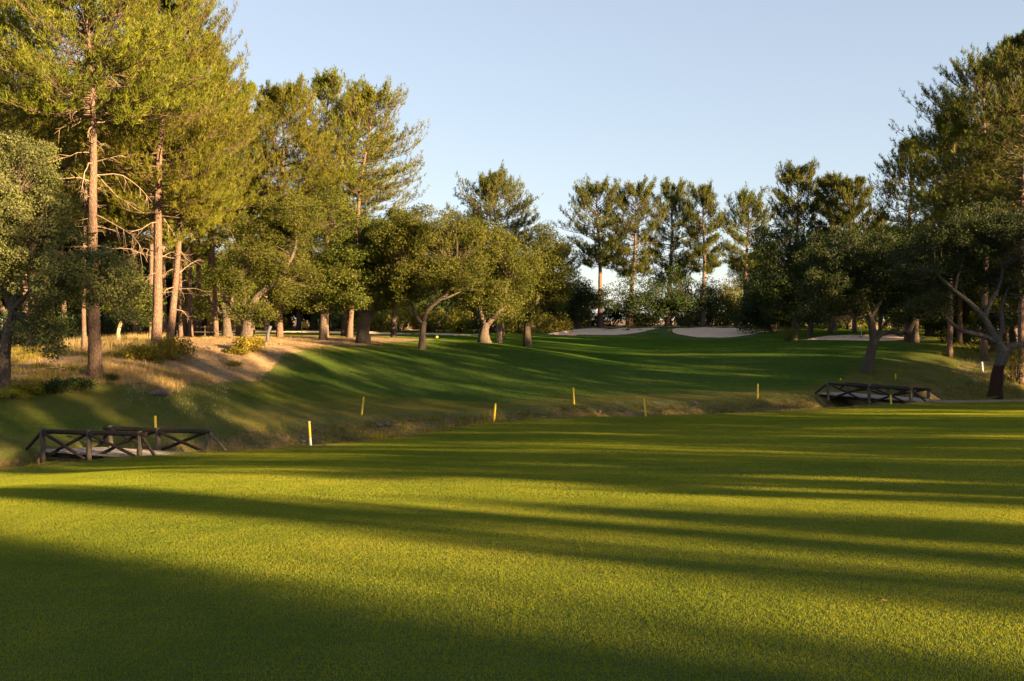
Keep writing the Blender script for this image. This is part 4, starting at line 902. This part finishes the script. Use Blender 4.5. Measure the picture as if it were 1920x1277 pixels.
# ------------------------------------------------------------------ footbridges
def log(a_, b_, r_, mat, name, parent, seed=0, k=10, taper=.94):
    a_, b_ = np.asarray(a_, float), np.asarray(b_, float); rr = np.random.default_rng(seed)
    n = 7; s = np.linspace(0, 1, n)[:, None]; P = a_*(1-s)+b_*s; P[1:-1] += rr.normal(0, r_*.10, (n-2, 3))
    d = nrm(b_-a_)
    P = np.vstack([P[:1], P[:1]+d*r_*.25, P[1:-1], P[-1:]-d*r_*.25, P[-1:]])
    R = np.concatenate([[r_*.82, r_], np.linspace(r_, r_*taper, n)[1:-1], [r_*taper, r_*taper*.82]])
    o_ = np.array(parent.location)
    return link(name, npmesh(name, *(lambda t: (t[0]-o_, t[1]))(tubes(P, R, k, True, .06, rr)), mat, True), parent)
def lerp(a_, b_, t): return a_*(1-t)+b_*t
def footbridge(front, rear, ends, deck, lab, fl, rl):
    """front/rear: three posts as (px, top, bottom, Y); ends: brace feet (px,py,Y) front-left, front-right, rear-left, rear-right"""
    root = empty('footbridge', at(front[1][0], front[1][2], front[1][3])); tag(root, lab, 'footbridge', 'log footbridges over the ditch')
    n = 0
    for side, (posts, ext) in enumerate(((front, fl), (rear, rl))):
        T = [at(p[0], p[1], p[3]) for p in posts]; B = [at(p[0], p[2], p[3]) for p in posts]
        for t, b in zip(T, B): log(b-[0, 0, .25], t, .095, M['postwood'], 'post', root, n, 10, 1.0); n += 1
        dirv = nrm(T[2]-T[0]); off = np.array([0, -.02, -.11])
        log(T[0]+off-dirv*ext[0], T[2]+off+dirv*ext[1], .085, M['log'], 'rail', root, n, 12); n += 1
        for i in (0, 1):      # crossed braces
            d0 = np.array([0, -.13, 0]); d1 = np.array([0, .10, 0])
            log(T[i]+dirv*.08+[0, 0, -.14]+d0, B[i+1]-dirv*.12+[0, 0, .06]+d0, .062, M['log'], 'brace', root, n+1, 8)
            log(B[i]+dirv*.12+[0, 0, .06]+d1, T[i+1]-dirv*.08+[0, 0, -.14]+d1, .062, M['log'], 'brace', root, n+2, 8); n += 3
        log(T[0]+[0, .02, -.08], at(*ends[side*2]), .062, M['log'], 'brace', root, n, 8); log(T[2]+[0, .02, -.08], at(*ends[side*2+1]), .062, M['log' if side == 0 else 'postwood'], 'brace', root, n+1, 8); n += 2
    # deck: boards across, on two log beams
    q = [at(*c_) for c_ in deck]      # front-left, front-right, rear-right, rear-left
    parts = []; nb_ = 30
    o_ = np.array(root.location)
    for i in range(nb_):
        t0, t1 = i/nb_+.0015, (i+1)/nb_-.0015
        c4 = [lerp(q[0], q[1], t0), lerp(q[0], q[1], t1), lerp(q[3], q[2], t1), lerp(q[3], q[2], t0)]
        top = np.array(c4)+[0, 0, .004*math.sin(i*2.3)]; bot = top-[0, 0, .07]
        Vv = np.vstack([top, bot])-o_; Fq = np.array([[0, 1, 2, 3], [7, 6, 5, 4], [0, 4, 5, 1], [1, 5, 6, 2], [2, 6, 7, 3], [3, 7, 4, 0]])
        parts.append((Vv, [Fq]))
    link('deck', npmesh('deck', *join(parts), M['deck']), root)
    for f in (.12, .88):
        log(lerp(q[0], q[3], f)-[0, 0, .17], lerp(q[1], q[2], f)-[0, 0, .17], .1, M['log'], 'beam', root, n); n += 1
    return root
footbridge([(80, 803, 858, 36.0), (167, 806, 863, 35.5), (262, 808, 858, 35.0)], [(207, 798, 840, 38.0), (296, 802, 846, 37.5), (390, 804, 849, 37.0)],
           [(50, 842, 36.4), (291, 856, 34.7), (186, 836, 38.3), (424, 846, 36.7)], [(72, 843, 36.2), (300, 859, 34.7), (408, 851, 36.6), (192, 838, 38.2)],
           'nearer log footbridge on the left, crossed braces, yellow stake behind it', (.0, .28), (.28, .1))
footbridge([(1553, 716, 749, 60.3), (1630, 721, 757, 58.6), (1708, 726, 760, 57)], [(1588, 716, 736, 62.8), (1665, 722, 744, 61), (1741, 727, 750, 59.3)],
           [(1528, 738, 60.8), (1736, 753, 56.6), (1568, 734, 63.2), (1768, 750, 58.8)], [(1532, 737, 60.9), (1735, 753, 56.6), (1768, 750, 58.6), (1575, 734, 63.2)],
           'farther log footbridge on the right, below the dark leaning oak', (.0, .1), (.1, .1))

# ------------------------------------------------------------------ stakes, flag, marker, fence
def stake(px0, top, px1, bot, Y, label, foot_col=None, w_=.05, mat='yellow', group='yellow ditch stakes', hidden=0):
    b = at(px1, bot, Y); t = at(px0, top, Y); b = b-nrm(t-b)*.12*(1+hidden)
    root = empty('marker_stake', b); tag(root, label, 'stake', group)
    def pc(f0, f1, m_, nme, ww):
        P = np.array([lerp(b, t, f) for f in np.linspace(f0, f1, 4)])-b
        if f1 == 1: P = np.vstack([P, P[-1]+(P[-1]-P[-2])*.03]); R = [ww]*4+[ww*.6]
        else: R = [ww]*4
        link(nme, npmesh(nme, *tubes(P, np.array(R), 8), m_), root)
    if foot_col: pc(0, .42, M['white'], 'painted_foot', w_*1.02); pc(.42, .96, M[mat], 'shaft', w_); pc(.96, 1, M['white'], 'cap', w_)
    else: pc(0, 1, M[mat], 'shaft', w_)
stake(291, 780, 292, 815, 42, 'yellow stake standing behind the left footbridge', w_=.055)
stake(579.5, 790, 582.5, 836, 37.4, 'yellow stake with a white foot and tip on the near lip', True, w_=.045)
stake(682, 745, 678, 779, 49.8, 'yellow stake leaning right on the far bank, left of centre')
stake(929, 757, 926.5, 786, 46.5, 'short yellow stake on the near lip just left of centre')
stake(1075, 727, 1076.5, 759, 56.5, 'upright yellow stake on the far bank at centre')
stake(1207.5, 747, 1211, 782, 49.3, 'yellow stake leaning left, right of centre')
stake(1421, 720, 1420.5, 749, 60, 'yellow stake on the far bank left of the right footbridge')
stake(1576, 709, 1577, 722, 68, 'small yellow stake seen over the rail of the right footbridge', w_=.05)
stake(1679, 701, 1679.5, 718, 70, 'small yellow stake behind the right footbridge near its right end', w_=.05)
stake(1670, 741, 1671, 763, 56.2, 'yellow stake in front of the right footbridge', w_=.05)
stake(1841, 679, 1843, 703, 77, 'white stake left of the gnarled oak trunk', mat='white', w_=.07, group='white boundary stakes')
stake(1615, 612, 1615, 640, 116, 'thin white post behind the bunker, left of the leaning oak', mat='white', w_=.05, group='white boundary stakes')
# flag
b = ray_ground(567, 628, 95, 140); b = foot(566, 98, 0)
root = empty('golf_flag', b); tag(root, 'yellow golf flag on a thin pole beyond the left trees', 'flag')
hgt = at(566, 603, 98)[2]-b[2]
link('pole', npmesh('pole', *tubes(np.array([[0, 0, -.1], [0, 0, hgt*.5], [0, 0, hgt]]), np.array([.04, .038, .034]), 8), M['white'], True), root)
fv = []; 
for i in range(9):
    f = i/8; x = .03+.6*f; dz = -.16*f; yy_ = .05*math.sin(f*7)
    for z_ in (0, -.46+.12*f): fv.append([x, yy_, hgt-.02+dz+z_*1.3])
ff = np.array([[2*i, 2*i+2, 2*i+3, 2*i+1] for i in range(8)])
fo = link('flag_cloth', npmesh('flag_cloth', np.array(fv), [ff], M['yellow'], True), root); md = fo.modifiers.new('thick', 'SOLIDIFY'); md.thickness = .006
# yellow ball marker
b = foot(819, 98, 0)
root = empty('ball_marker', b); tag(root, 'small yellow ball marker on the grass beyond the slender oak', 'marker')
bm = bmesh.new(); bmesh.ops.create_uvsphere(bm, u_segments=20, v_segments=12, radius=.14)
for v in bm.verts: v.co.z = v.co.z*.92+.16
me = bpy.data.meshes.new('ball'); bm.to_mesh(me); bm.free(); me.materials.append(M['yellow'])
for p_ in me.polygons: p_.use_smooth = True
link('ball', me, root)
link('stem', npmesh('stem', *tubes(np.array([[0, 0, -.1], [0, 0, .06]]), np.array([.03, .03]), 8), M['grey']), root)
# grey tube post leaning by a trunk
b = foot(501, 67, .05); t_ = at(507, 611, 67)-b
root = empty('tube_post', b); tag(root, 'grey tube post leaning between the forked oak and a dark trunk', 'post')
link('tube', npmesh('tube', *tubes(spline([[0, 0, 0], [t_[0]*.2, 0, t_[2]*.55], list(t_)], 8), np.full(8, .12), 10), M['grey'], True), root)
# post and rail fence in the left wood
root = empty('rail_fence', foot(370, 79, 0)); tag(root, 'low wooden rail fence left of the first dark oak trunk', 'fence')
fp = [foot(px, 79, 0) for px in (332, 358, 384, 408)]
for i, p_ in enumerate(fp): log(p_-[0, 0, .2], p_+[0, 0, 1.0], .05, M['postwood'], 'post', root, 300+i, 8)
for i in range(3):
    for hz_ in (.9, .5): log(fp[i]+[0, -.06, hz_], fp[i+1]+[0, -.06, hz_], .035, M['postwood'], 'rail', root, 320+i, 6)
# fallen pine cones / leaves on the near lawn
cm = None
for i, (px, py, s) in enumerate([(1260, 1180, .016), (1650, 1130, .02), (820, 1010, .016), (1530, 985, .02), (205, 1120, .013), (640, 950, .02), (898, 1123, .018), (930, 1135, .013), (470, 1133, .012), (1095, 1029, .014), (700, 1088, .012), (310, 975, .014), (62, 1078, .012), (1412, 915, .02)]):
    p_ = ray_ground(px, py, 3, 30)
    Vv = np.array([[0, 0, .006], [1, .4, .012], [2, 0, .004], [1, -.45, .010]])*[s*1.6, s*1.6, 1]+[0, 0, .012]
    o = link('fallen_leaf', npmesh('fallen_leaf', Vv, [np.array([[0, 3, 2, 1]])], M['straw']), None, p_); o.rotation_euler = (rb.uniform(-.4, .4), rb.uniform(-.4, .4), rb.uniform(0, 6))
    mdd = o.modifiers.new('thick', 'SOLIDIFY'); mdd.thickness = .002
    tag(o, 'dry brown leaf lying on the near lawn', 'leaf', 'dry leaves scattered on the near lawn')
